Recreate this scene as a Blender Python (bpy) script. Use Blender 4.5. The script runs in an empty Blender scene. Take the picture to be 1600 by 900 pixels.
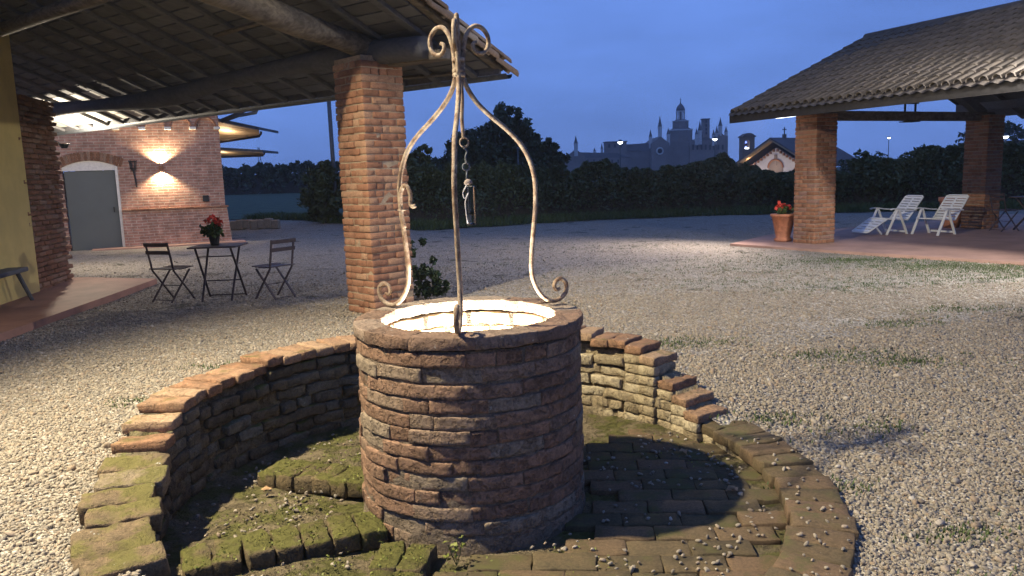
import bpy, math, random
import numpy as np
from mathutils import Vector, Matrix, noise

PI = math.pi
R = math.radians
sc = bpy.context.scene
C = sc.collection

# ------------------------------------------------------------------ camera
CAM_H, PITCH, ROLL = 1.6, R(8.3), 0.032
_f = Vector((0, math.cos(PITCH), -math.sin(PITCH)))
_r0 = Vector((1, 0, 0))
_u0 = _r0.cross(_f)
_right = _r0 * math.cos(ROLL) - _u0 * math.sin(ROLL)
_up = _r0 * math.sin(ROLL) + _u0 * math.cos(ROLL)
cam = bpy.data.cameras.new('camera')
cam.lens = 27.0
cam.sensor_width = 36.0
cam.clip_end = 4000
cam.clip_start = 0.05
camo = bpy.data.objects.new('camera', cam)
C.objects.link(camo)
m3 = Matrix((_right, _up, -_f)).transposed()
camo.matrix_world = Matrix.Translation((0, 0, CAM_H)) @ m3.to_4x4()
sc.camera = camo

# ------------------------------------------------------------------ sky: blue hour, sun already down
w = bpy.data.worlds.new('World')
sc.world = w
w.use_nodes = True
nt = w.node_tree
bg = nt.nodes['Background']
sky = nt.nodes.new('ShaderNodeTexSky')
sky.sky_type = 'NISHITA'
sky.sun_disc = False
sky.sun_elevation = R(28)
sky.sun_rotation = R(170)
sky.ozone_density = 3.0
sky.dust_density = 0.6
tint = nt.nodes.new('ShaderNodeMix')
tint.data_type = 'RGBA'
tint.blend_type = 'MULTIPLY'
tint.inputs[0].default_value = 1.0
tint.inputs[7].default_value = (0.55, 0.64, 1.0, 1)
tc = nt.nodes.new('ShaderNodeTexCoord')
mp = nt.nodes.new('ShaderNodeMapping')
mp.inputs['Scale'].default_value = (1.0, 1.0, 4.0)
cl = nt.nodes.new('ShaderNodeTexNoise')
cl.inputs['Scale'].default_value = 2.2
cl.inputs['Detail'].default_value = 6
cl.inputs['Roughness'].default_value = 0.55
cr = nt.nodes.new('ShaderNodeMapRange')
cr.inputs[1].default_value = 0.35
cr.inputs[2].default_value = 0.75
cr.inputs[3].default_value = 0.74
cr.inputs[4].default_value = 1.14
cm = nt.nodes.new('ShaderNodeMix')
cm.data_type = 'RGBA'
cm.blend_type = 'MULTIPLY'
cm.inputs[0].default_value = 1.0
L = nt.links.new
L(tc.outputs['Generated'], mp.inputs[0])
L(mp.outputs[0], cl.inputs['Vector'])
L(cl.outputs[0], cr.inputs[0])
L(sky.outputs[0], tint.inputs[6])
dusk = nt.nodes.new('ShaderNodeMix')
dusk.data_type = 'RGBA'
dusk.inputs[0].default_value = 0.85
dusk.inputs[7].default_value = (2.02, 3.95, 11.0, 1)
L(tint.outputs[2], dusk.inputs[6])
L(dusk.outputs[2], cm.inputs[6])
L(cr.outputs[0], cm.inputs[7])
# the dome is a little deeper overhead
sz = nt.nodes.new('ShaderNodeSeparateXYZ')
zr = nt.nodes.new('ShaderNodeMapRange')
zr.inputs[1].default_value = 0.3
zr.inputs[2].default_value = 1.0
zr.inputs[3].default_value = 1.0
zr.inputs[4].default_value = 0.7
cz = nt.nodes.new('ShaderNodeMix')
cz.data_type = 'RGBA'
cz.blend_type = 'MULTIPLY'
cz.inputs[0].default_value = 1.0
L(tc.outputs['Generated'], sz.inputs[0])
L(sz.outputs[2], zr.inputs[0])
L(cm.outputs[2], cz.inputs[6])
L(zr.outputs[0], cz.inputs[7])
L(cz.outputs[2], bg.inputs[0])
bg.inputs[1].default_value = 0.083

sc.view_settings.view_transform = 'Standard'
sc.view_settings.look = 'None'
sc.view_settings.exposure = 0.0
sc.view_settings.gamma = 1.0
sc.render.engine = 'CYCLES'
sc.cycles.use_denoising = True
sc.cycles.use_adaptive_sampling = True
sc.cycles.adaptive_threshold = 0.035
sc.cycles.max_bounces = 4
sc.cycles.diffuse_bounces = 2
sc.cycles.glossy_bounces = 2
sc.cycles.transmission_bounces = 4
sc.cycles.volume_bounces = 0
sc.cycles.sample_clamp_indirect = 4.0
sc.cycles.caustics_reflective = False
sc.cycles.caustics_refractive = False

rnd = random.Random(7)


# ------------------------------------------------------------------ helpers
def at(px, py, Y):
    """World point on the depth plane y = Y that the photograph shows at pixel (px, py)."""
    d = _f + _right * ((px - 800) / 1200.0) - _up * ((py - 450) / 1200.0)
    t = Y / d.y
    return Vector((d.x * t, Y, CAM_H + d.z * t))


def wm(o):
    m = o.matrix_basis
    if o.parent:
        m = wm(o.parent) @ o.matrix_parent_inverse @ m
    return m


def adopt(o, p):
    o.parent = p
    o.matrix_parent_inverse = wm(p).inverted()
    return o


def tag(o, label, cat, group=None):
    o['label'] = label
    o['category'] = cat
    if group:
        o['group'] = group
    return o


def thing(name, label, cat, loc=(0, 0, 0), rz=0.0, group=None):
    o = bpy.data.objects.new(name, None)
    o.empty_display_size = 0.2
    C.objects.link(o)
    o.location = loc
    o.rotation_euler = (0, 0, rz)
    return tag(o, label, cat, group)


def struct(o):
    o['kind'] = 'structure'
    return o


def stuff(o):
    o['kind'] = 'stuff'
    return o


def new_mesh(name, v, f, mat=None, smooth=False):
    me = bpy.data.meshes.new(name)
    me.from_pydata([tuple(p) for p in v], [], f)
    if mat:
        me.materials.append(mat)
    if smooth:
        me.polygons.foreach_set('use_smooth', [True] * len(me.polygons))
    me.update()
    return me


def place(name, me, M=None, parent=None):
    """A mesh datablock at world matrix M, as a child of parent."""
    o = bpy.data.objects.new(name, me)
    C.objects.link(o)
    if M is not None:
        o.matrix_basis = M
    if parent:
        adopt(o, parent)
    return o


def copy_tree(o, parent=None):
    c = o.copy()
    C.objects.link(c)
    c.parent = parent
    for ch in list(o.children):
        copy_tree(ch, c)
    return c


class MB:
    """Collects shapes; build() links them as ONE mesh object (world coordinates)."""

    def __init__(s):
        s.v = []
        s.f = []

    def add(s, v, f):
        n = len(s.v)
        s.v += [Vector(p) for p in v]
        s.f += [tuple(i + n for i in q) for q in f]
        return s

    def box(s, c, size, M=None, bev=0.0):
        hx, hy, hz = size[0] / 2, size[1] / 2, size[2] / 2
        c = Vector(c)
        M = M or Matrix.Identity(3)
        if bev <= 0:
            v = [c + M @ Vector((x * hx, y * hy, z * hz)) for x in (-1, 1) for y in (-1, 1) for z in (-1, 1)]
            f = [(0, 1, 3, 2), (4, 6, 7, 5), (0, 4, 5, 1), (2, 3, 7, 6), (0, 2, 6, 4), (1, 5, 7, 3)]
            return s.add(v, f)
        b = bev
        v = []
        idx = {}
        for x in (-1, 1):
            for y in (-1, 1):
                for z in (-1, 1):
                    for a in range(3):
                        p = [x * (hx - b), y * (hy - b), z * (hz - b)]
                        p[a] += (x, y, z)[a] * b
                        idx[(x, y, z, a)] = len(v)
                        v.append(c + M @ Vector(p))
        f = []
        for a in range(3):
            o1, o2 = (a + 1) % 3, (a + 2) % 3
            for sg in (-1, 1):
                q = []
                for s1, s2 in ((-1, -1), (1, -1), (1, 1), (-1, 1)):
                    k = [0, 0, 0]
                    k[a], k[o1], k[o2] = sg, s1, s2
                    q.append(idx[(*k, a)])
                f.append(tuple(q if sg > 0 else q[::-1]))
            for s1 in (-1, 1):
                for s2 in (-1, 1):
                    k0, k1 = [0, 0, 0], [0, 0, 0]
                    k0[o1], k0[o2], k0[a] = s1, s2, -1
                    k1[o1], k1[o2], k1[a] = s1, s2, 1
                    q = [idx[(*k0, o1)], idx[(*k1, o1)], idx[(*k1, o2)], idx[(*k0, o2)]]
                    f.append(tuple(q))
        for x in (-1, 1):
            for y in (-1, 1):
                for z in (-1, 1):
                    f.append(tuple(idx[(x, y, z, a)] for a in range(3)))
        return s.add(v, f)

    def bar(s, p, q, wd, th, up=(0, 0, 1), bev=0.0):
        p, q = Vector(p), Vector(q)
        x = (q - p)
        ln = x.length
        x.normalize()
        y = Vector(up).cross(x)
        if y.length < 1e-4:
            y = Vector((0, 1, 0))
        y.normalize()
        z = x.cross(y)
        M = Matrix((x, y, z)).transposed()
        return s.box((p + q) / 2, (ln, wd, th), M, bev)

    def tube(s, pts, rad, n=8, cap=True, flat=1.0):
        pts = [Vector(p) for p in pts]
        k = len(pts)
        rr = rad if isinstance(rad, (list, tuple)) else [rad] * k
        v, f = [], []
        t0 = (pts[1] - pts[0]).normalized()
        nrm = t0.orthogonal().normalized()
        for i in range(k):
            t = (pts[min(i + 1, k - 1)] - pts[max(i - 1, 0)]).normalized()
            nrm = (nrm - t * nrm.dot(t)).normalized()
            b = t.cross(nrm)
            for j in range(n):
                a = 2 * PI * j / n
                v.append(pts[i] + nrm * math.cos(a) * rr[i] + b * math.sin(a) * rr[i] * flat)
        for i in range(k - 1):
            for j in range(n):
                j2 = (j + 1) % n
                f.append((i * n + j, i * n + j2, (i + 1) * n + j2, (i + 1) * n + j))
        if cap:
            f.append(tuple(range(n))[::-1])
            f.append(tuple((k - 1) * n + j for j in range(n)))
        return s.add(v, f)

    def lathe(s, prof, c=(0, 0, 0), n=20, a0=0.0, cap=True):
        c = Vector(c)
        v, f = [], []
        for r, z in prof:
            for j in range(n):
                a = a0 + 2 * PI * j / n
                v.append(c + Vector((r * math.cos(a), r * math.sin(a), z)))
        for i in range(len(prof) - 1):
            for j in range(n):
                j2 = (j + 1) % n
                f.append((i * n + j, i * n + j2, (i + 1) * n + j2, (i + 1) * n + j))
        if cap:
            f.append(tuple(range(n))[::-1])
            f.append(tuple((len(prof) - 1) * n + j for j in range(n)))
        return s.add(v, f)

    def prism(s, poly, d):
        """polygon of 3-D points, pushed along vector d"""
        k = len(poly)
        d = Vector(d)
        v = [Vector(p) for p in poly] + [Vector(p) + d for p in poly]
        f = [tuple(range(k))[::-1], tuple(range(k, 2 * k))]
        for i in range(k):
            j = (i + 1) % k
            f.append((i, j, k + j, k + i))
        return s.add(v, f)

    def build(s, name, mat, parent=None, smooth=False, local=False):
        if local:
            me = new_mesh(name, s.v, s.f, mat, smooth)
            o = bpy.data.objects.new(name, me)
            C.objects.link(o)
            o.parent = parent
            return o
        c = sum(s.v, Vector()) / len(s.v)
        lo = min(p.z for p in s.v)
        c = Vector((c.x, c.y, lo))
        me = new_mesh(name, [p - c for p in s.v], s.f, mat, smooth)
        return place(name, me, Matrix.Translation(c), parent)


# ------------------------------------------------------------------ materials
class NT:
    def __init__(s, name):
        s.m = bpy.data.materials.new(name)
        s.m.use_nodes = True
        s.t = s.m.node_tree
        s.b = s.t.nodes['Principled BSDF']

    def n(s, typ, **kw):
        nd = s.t.nodes.new(typ)
        for k, v in kw.items():
            setattr(nd, k, v)
        return nd

    def l(s, a, b):
        s.t.links.new(a, b)

    def math(s, op, a, b=None, clamp=False):
        nd = s.n('ShaderNodeMath', operation=op, use_clamp=clamp)
        for i, x in enumerate((a, b)):
            if x is None:
                continue
            if isinstance(x, (int, float)):
                nd.inputs[i].default_value = x
            else:
                s.l(x, nd.inputs[i])
        return nd.outputs[0]

    def mix(s, fac, a, b, mode='MIX'):
        nd = s.n('ShaderNodeMix', data_type='RGBA', blend_type=mode)
        for i, x in ((0, fac), (6, a), (7, b)):
            if isinstance(x, (int, float)):
                nd.inputs[i].default_value = x
            elif isinstance(x, tuple):
                nd.inputs[i].default_value = (*x[:3], 1)
            else:
                s.l(x, nd.inputs[i])
        return nd.outputs[2]

    def noise(s, vec, scale, detail=4, rough=0.6, dist=0.0):
        nd = s.n('ShaderNodeTexNoise')
        nd.inputs['Scale'].default_value = scale
        nd.inputs['Detail'].default_value = detail
        nd.inputs['Roughness'].default_value = rough
        nd.inputs['Distortion'].default_value = dist
        if vec is not None:
            s.l(vec, nd.inputs['Vector'])
        return nd.outputs[0]

    def ramp(s, x, a, b, lo=0.0, hi=1.0):
        nd = s.n('ShaderNodeMapRange')
        nd.interpolation_type = 'SMOOTHSTEP'
        s.l(x, nd.inputs[0])
        for i, q in ((1, a), (2, b), (3, lo), (4, hi)):
            nd.inputs[i].default_value = q
        return nd.outputs[0]

    def coord(s, spread=60.0):
        """object coordinates shifted by the object's own random number"""
        tcn = s.n('ShaderNodeTexCoord')
        oi = s.n('ShaderNodeObjectInfo')
        ad = s.n('ShaderNodeVectorMath', operation='ADD')
        cb = s.n('ShaderNodeCombineXYZ')
        k = s.math('MULTIPLY', oi.outputs['Random'], spread)
        s.l(k, cb.inputs[0])
        s.l(s.math('MULTIPLY', k, 0.37), cb.inputs[1])
        s.l(tcn.outputs['Object'], ad.inputs[0])
        s.l(cb.outputs[0], ad.inputs[1])
        s.rand = oi.outputs['Random']
        return ad.outputs[0]

    def world(s):
        g = s.n('ShaderNodeNewGeometry')
        s.geo = g
        return g.outputs['Position']

    def bump(s, h, strength, dist, prev=None):
        nd = s.n('ShaderNodeBump')
        nd.inputs['Strength'].default_value = strength
        nd.inputs['Distance'].default_value = dist
        s.l(h, nd.inputs['Height'])
        if prev:
            s.l(prev, nd.inputs['Normal'])
        return nd.outputs[0]

    def out(s, col=None, rough=0.85, nrm=None, metal=0.0, spec=0.3):
        b = s.b
        if isinstance(col, tuple):
            b.inputs['Base Color'].default_value = (*col[:3], 1)
        elif col is not None:
            s.l(col, b.inputs['Base Color'])
        if isinstance(rough, (int, float)):
            b.inputs['Roughness'].default_value = rough
        else:
            s.l(rough, b.inputs['Roughness'])
        b.inputs['Metallic'].default_value = metal
        b.inputs['Specular IOR Level'].default_value = spec
        if nrm:
            s.l(nrm, b.inputs['Normal'])
        return s.m


def mineral(name, a, b, c=None, scale=9.0, rough=0.9, bump=0.5, bdist=0.006, rvar=0.35, moss=0.0, moss_col=(0.10, 0.11, 0.02),
            lichen=0.0, spread=60.0, grain=70.0, hole=0.0):
    """brick, mortar, stone, plaster: blotchy two-tone, per-piece tint, grain, optional moss on upward faces and pale lichen"""
    t = NT(name)
    vec = t.coord(spread)
    n1 = t.noise(vec, scale, 5, 0.62)
    col = t.mix(t.ramp(n1, 0.3, 0.7), a, b)
    if c:
        col = t.mix(t.ramp(t.rand, 0.45, 1.0), col, c)
    v = t.math('ADD', t.math('MULTIPLY', t.rand, rvar), 1 - rvar / 2)
    fine = t.noise(vec, grain, 3, 0.7)
    v = t.math('MULTIPLY', v, t.ramp(fine, 0.25, 0.75, 0.72, 1.25))
    cb = t.n('ShaderNodeCombineXYZ')
    for i in range(3):
        t.l(v, cb.inputs[i])
    col = t.mix(1.0, col, cb.outputs[0], 'MULTIPLY')
    if moss > 0:
        pos = t.world()
        nz = t.n('ShaderNodeSeparateXYZ')
        t.l(t.geo.outputs['Normal'], nz.inputs[0])
        mn = t.noise(pos, 5.0, 5, 0.65)
        k = t.math('ADD', t.math('MULTIPLY', nz.outputs[2], 0.22), mn)
        col = t.mix(t.ramp(k, 0.86 - moss * 0.5, 1.02 - moss * 0.5, 0, 0.85), col, moss_col)
    if lichen > 0:
        pos2 = t.world()
        ln = t.noise(pos2, 14.0, 6, 0.7)
        col = t.mix(t.ramp(ln, 0.72 - lichen * 0.2, 0.75 - lichen * 0.2, 0, 0.8), col, (0.42, 0.41, 0.36))
    st = t.noise(vec, 3.2 * scale / 9.0, 6, 0.75, 0.8)
    col = t.mix(t.ramp(st, 0.52, 0.72, 0, 0.62), col, tuple(x * 0.42 for x in b))
    grit = t.noise(vec, 150.0, 2, 0.7)
    h = t.math('ADD', t.math('MULTIPLY', n1, 1.0), t.math('ADD', t.math('MULTIPLY', fine, 0.6), t.math('MULTIPLY', grit, 0.3)))
    if hole > 0:
        hn = t.noise(vec, 24.0, 4, 0.75)
        h = t.math('ADD', h, t.math('MULTIPLY', t.ramp(hn, 0.35, 0.5), hole))
    nr = t.bump(h, bump, bdist)
    return t.out(col, rough, nr, spec=0.2)


def plain(name, col, rough=0.6, metal=0.0, var=0.25, scale=14.0, bump=0.0, spec=0.35):
    t = NT(name)
    vec = t.coord()
    n1 = t.noise(vec, scale, 5, 0.65)
    a = tuple(x * (1 - var) for x in col)
    b = tuple(min(1, x * (1 + var)) for x in col)
    cc = t.mix(t.ramp(n1, 0.3, 0.7), a, b)
    nr = t.bump(n1, bump, 0.004) if bump else None
    return t.out(cc, rough, nr, metal, spec)


def glow(name, col, strength):
    t = NT(name)
    t.b.inputs['Base Color'].default_value = (0.8, 0.8, 0.8, 1)
    t.b.inputs['Emission Color'].default_value = (*col, 1)
    t.b.inputs['Emission Strength'].default_value = strength
    return t.m


def wood(name, a, b, axis=0, scale=6.0, rough=0.8, bump=0.5):
    t = NT(name)
    vec = t.coord()
    mpn = t.n('ShaderNodeMapping')
    s3 = [scale * 4] * 3
    s3[axis] = scale * 0.35
    mpn.inputs['Scale'].default_value = s3
    t.l(vec, mpn.inputs[0])
    n1 = t.noise(mpn.outputs[0], 1.0, 6, 0.65, 0.6)
    n2 = t.noise(vec, 3.0, 3, 0.5)
    col = t.mix(t.ramp(n1, 0.3, 0.72), a, b)
    v = t.math('ADD', t.math('MULTIPLY', t.rand, 0.4), t.math('ADD', t.math('MULTIPLY', n2, 0.5), 0.55))
    cb = t.n('ShaderNodeCombineXYZ')
    for i in range(3):
        t.l(v, cb.inputs[i])
    col = t.mix(1.0, col, cb.outputs[0], 'MULTIPLY')
    return t.out(col, rough, t.bump(n1, bump, 0.008), spec=0.2)


def leafmat(name, a, b, rough=0.6):
    t = NT(name)
    pos = t.world()
    n1 = t.noise(pos, 1.3, 4, 0.6)
    n2 = t.noise(pos, 23.0, 2, 0.6)
    col = t.mix(t.ramp(t.math('ADD', t.math('MULTIPLY', n1, 0.5), t.math('MULTIPLY', n2, 0.5)), 0.35, 0.65), a, b)
    return t.out(col, rough, None, spec=0.25)


M = {}
M['well_brick'] = mineral('well_brick', (0.30, 0.178, 0.112), (0.20, 0.125, 0.082), (0.205, 0.16, 0.112), scale=13, bump=1.0, bdist=0.016, hole=0.8, lichen=0.16, rvar=0.4)
M['well_mortar'] = mineral('well_mortar', (0.215, 0.165, 0.115), (0.13, 0.10, 0.072), scale=12, bump=1.0, bdist=0.016, hole=0.8, rvar=0, lichen=0.12)
M['rim_brick'] = mineral('rim_brick', (0.22, 0.135, 0.09), (0.15, 0.10, 0.07), (0.21, 0.165, 0.125), scale=9, bump=1.0, bdist=0.012, lichen=0.42, hole=0.6)
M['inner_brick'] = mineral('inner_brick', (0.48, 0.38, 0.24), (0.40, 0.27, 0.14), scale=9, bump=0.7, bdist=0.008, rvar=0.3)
M['ring_brick'] = mineral('ring_brick', (0.165, 0.13, 0.08), (0.085, 0.07, 0.047), (0.125, 0.115, 0.085), scale=11, bump=1.0, bdist=0.012, moss=0.35, lichen=0.22, hole=0.5, rvar=0.5)
M['sandy_brick'] = mineral('sandy_brick', (0.40, 0.325, 0.20), (0.27, 0.205, 0.12), (0.35, 0.29, 0.19), scale=11, bump=1.0, bdist=0.014, moss=0.12, moss_col=(0.14, 0.12, 0.05), lichen=0.2, hole=0.7, rvar=0.45)
M['sandy_mortar'] = mineral('sandy_mortar', (0.36, 0.29, 0.18), (0.22, 0.17, 0.10), scale=10, bump=1.0, bdist=0.02, moss=0.12, moss_col=(0.14, 0.12, 0.05), hole=0.8, rvar=0)
M['ring_mortar'] = mineral('ring_mortar', (0.22, 0.18, 0.11), (0.13, 0.10, 0.06), scale=10, bump=1.0, bdist=0.02, moss=0.3, hole=0.7, rvar=0)
M['coping'] = mineral('coping', (0.30, 0.165, 0.092), (0.19, 0.115, 0.07), (0.27, 0.185, 0.115), scale=9, bump=1.0, bdist=0.011, moss=0.22, moss_col=(0.12, 0.10, 0.035), lichen=0.25, hole=0.6, rvar=0.5)
M['coping_mossy'] = mineral('coping_mossy', (0.20, 0.14, 0.082), (0.135, 0.10, 0.06), (0.185, 0.15, 0.10), scale=9, bump=1.0, bdist=0.016, moss=0.46, moss_col=(0.115, 0.105, 0.03), lichen=0.3, hole=0.3)
M['curb'] = mineral('curb', (0.125, 0.088, 0.048), (0.085, 0.066, 0.037), (0.12, 0.075, 0.046), scale=7, bump=0.7, bdist=0.007, moss=0.32, moss_col=(0.085, 0.08, 0.03), lichen=0.22)
M['paving'] = mineral('paving', (0.11, 0.08, 0.042), (0.074, 0.058, 0.033), (0.112, 0.072, 0.042), scale=7, bump=0.6, bdist=0.006, moss=0.32, moss_col=(0.075, 0.07, 0.025))
M['moss_brick'] = mineral('moss_brick', (0.13, 0.095, 0.05), (0.085, 0.065, 0.038), scale=9, bump=1.0, bdist=0.014, moss=0.62, moss_col=(0.082, 0.082, 0.018), hole=0.5)
M['pillar_brick'] = mineral('pillar_brick', (0.31, 0.15, 0.09), (0.235, 0.115, 0.07), (0.30, 0.18, 0.115), scale=9, bump=0.8, bdist=0.008, hole=0.3, rvar=0.35)
M['pillar_mortar'] = mineral('pillar_mortar', (0.36, 0.28, 0.20), (0.27, 0.20, 0.135), scale=9, bump=0.8, bdist=0.01, rvar=0)
M['pier_brick'] = mineral('pier_brick', (0.25, 0.115, 0.065), (0.17, 0.085, 0.05), (0.20, 0.125, 0.085), scale=9, bump=0.8, bdist=0.008, rvar=0.5, lichen=0.1)
M['pav_brick'] = mineral('pav_brick', (0.38, 0.185, 0.10), (0.27, 0.125, 0.07), (0.19, 0.11, 0.08), scale=8, bump=0.5, bdist=0.005, rvar=0.7)
M['pav_mortar'] = mineral('pav_mortar', (0.34, 0.27, 0.19), (0.27, 0.21, 0.15), scale=9, bump=0.4, rvar=0)
M['terracotta'] = plain('terracotta', (0.42, 0.17, 0.09), 0.8, var=0.2, bump=0.2)
M['slab'] = plain('slab', (0.36, 0.22, 0.165), 0.75, var=0.16, scale=1.6)
M['slab_red'] = plain('slab_red', (0.30, 0.155, 0.105), 0.7, var=0.2, scale=2.0)
M['yellow'] = plain('yellow_plaster', (0.55, 0.42, 0.15), 0.9, var=0.08, scale=3.0, bump=0.15)
M['iron'] = mineral('wrought_iron', (0.33, 0.265, 0.19), (0.13, 0.075, 0.045), scale=22, rough=0.55, bump=0.9, bdist=0.006, rvar=0.1, grain=140)
M['black_iron'] = plain('black_iron', (0.02, 0.02, 0.022), 0.5, 0.2)
M['dark_wood'] = wood('dark_wood', (0.095, 0.095, 0.10), (0.13, 0.13, 0.135), 0)
M['old_beam'] = wood('old_beam', (0.08, 0.066, 0.052), (0.17, 0.142, 0.112), 0, scale=5, bump=0.8)
M['roof_board'] = wood('roof_board', (0.11, 0.11, 0.115), (0.14, 0.14, 0.145), 0, scale=4)
M['fascia'] = wood('fascia', (0.025, 0.022, 0.02), (0.04, 0.036, 0.033), 0)
M['chair_paint'] = plain('chair_paint', (0.055, 0.04, 0.045), 0.55)
M['tile_old'] = mineral('tile_old', (0.26, 0.17, 0.115), (0.19, 0.14, 0.10), (0.24, 0.20, 0.16), scale=7, bump=0.5, lichen=0.25, rvar=0.5)
M['tile_pav'] = mineral('tile_pav', (0.135, 0.11, 0.085), (0.10, 0.085, 0.07), (0.12, 0.10, 0.082), scale=6, bump=0.3, rvar=0.3, rough=0.8)
M['white_plastic'] = plain('white_plastic', (0.78, 0.78, 0.76), 0.4, var=0.04, spec=0.5)
M['door_grey'] = plain('door_grey', (0.095, 0.105, 0.10), 0.6, var=0.05, scale=2)
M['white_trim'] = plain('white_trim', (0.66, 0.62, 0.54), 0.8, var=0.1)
M['petal'] = plain('petal', (0.55, 0.05, 0.03), 0.6, var=0.3)
M['leaf'] = leafmat('leaf', (0.03, 0.055, 0.018), (0.075, 0.11, 0.035))
M['leaf_dark'] = leafmat('leaf_dark', (0.06, 0.082, 0.042), (0.105, 0.13, 0.062))
M['leaf_tree'] = leafmat('leaf_tree', (0.05, 0.065, 0.036), (0.09, 0.11, 0.055))
M['grass'] = leafmat('grass', (0.035, 0.06, 0.018), (0.085, 0.115, 0.035))
M['moss_green'] = leafmat('moss_green', (0.10, 0.115, 0.02), (0.19, 0.20, 0.045))
M['bark'] = plain('bark', (0.06, 0.048, 0.036), 0.9, bump=0.5)
M['far_stone'] = plain('far_stone', (0.21, 0.165, 0.14), 0.9, var=0.15, scale=0.15)
M['far_roof'] = plain('far_roof', (0.13, 0.11, 0.105), 0.9, var=0.15, scale=0.2)
M['far_marble'] = plain('far_marble', (0.55, 0.52, 0.5), 0.8, var=0.1, scale=0.3)
M['dark_void'] = plain('dark_void', (0.02, 0.02, 0.022), 0.9)
M['lead'] = plain('lead', (0.10, 0.11, 0.12), 0.6)
M['copper'] = plain('gutter_copper', (0.09, 0.06, 0.045), 0.5, 0.5)
M['larch'] = wood('larch', (0.40, 0.28, 0.17), (0.52, 0.38, 0.24), 0, scale=5, bump=0.2)
M['lamp_white'] = glow('lamp_white', (1.0, 0.93, 0.82), 14.0)
M['lamp_cool'] = glow('lamp_cool', (0.9, 0.95, 1.0), 10.0)
M['lamp_warm'] = glow('lamp_warm', (1.0, 0.72, 0.42), 9.0)
M['lamp_blue'] = glow('lamp_blue', (0.18, 0.28, 1.0), 2.6)
t_ = NT('clear_glass')
t_.b.inputs['Transmission Weight'].default_value = 1.0
t_.b.inputs['Roughness'].default_value = 0.08
t_.b.inputs['IOR'].default_value = 1.3
t_.b.inputs['Base Color'].default_value = (0.85, 0.9, 0.9, 1)
M['glass'] = t_.m


def gravel_ground():
    t = NT('gravel_ground')
    pos = t.world()
    vo = t.n('ShaderNodeTexVoronoi')
    vo.inputs['Scale'].default_value = 42
    t.l(pos, vo.inputs['Vector'])
    vo2 = t.n('ShaderNodeTexVoronoi')
    vo2.inputs['Scale'].default_value = 19
    t.l(pos, vo2.inputs['Vector'])
    sp = t.n('ShaderNodeSeparateXYZ')
    t.l(vo.outputs['Color'], sp.inputs[0])
    sp2 = t.n('ShaderNodeSeparateXYZ')
    t.l(vo2.outputs['Color'], sp2.inputs[0])
    col = t.mix(t.ramp(sp.outputs[0], 0.0, 1.0), (0.27, 0.24, 0.195), (0.50, 0.455, 0.385))
    col = t.mix(t.ramp(sp2.outputs[1], 0.55, 1.0, 0, 0.6), col, (0.30, 0.245, 0.18))
    big = t.noise(pos, 0.45, 6, 0.62)
    col = t.mix(t.ramp(big, 0.58, 0.75, 0, 0.5), col, (0.115, 0.10, 0.07))
    mid = t.noise(pos, 1.25, 6, 0.68, 0.4)
    col = t.mix(t.ramp(mid, 0.585, 0.65, 0, 0.85), col, (0.06, 0.062, 0.04))
    gap = t.ramp(vo.outputs['Distance'], 0.35, 0.75)
    col = t.mix(t.math('MULTIPLY', gap, 0.5), col, (0.07, 0.06, 0.045))
    h = t.math('SUBTRACT', 1.0, vo.outputs['Distance'])
    h2 = t.math('SUBTRACT', 1.0, vo2.outputs['Distance'])
    nr = t.bump(t.math('ADD', h, t.math('MULTIPLY', h2, 0.8)), 1.0, 0.03)
    return t.out(col, 0.9, nr, spec=0.2)


def pebble_mat():
    t = NT('pebble')
    at_ = t.n('ShaderNodeAttribute', attribute_type='INSTANCER', attribute_name='tint')
    tc_ = t.n('ShaderNodeTexCoord')
    r = at_.outputs['Fac']
    cr_ = t.n('ShaderNodeValToRGB')
    e = cr_.color_ramp.elements
    e[0].position, e[0].color = 0.0, (0.16, 0.125, 0.09, 1)
    e[1].position, e[1].color = 1.0, (0.41, 0.37, 0.31, 1)
    for p_, c_ in ((0.18, (0.20, 0.175, 0.14)), (0.45, (0.25, 0.21, 0.155)), (0.72, (0.295, 0.25, 0.188)), (0.87, (0.24, 0.175, 0.115))):
        q = e.new(p_)
        q.color = (*c_, 1)
    t.l(r, cr_.inputs[0])
    return t.out(cr_.outputs[0], 0.75, None, spec=0.3)


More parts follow.
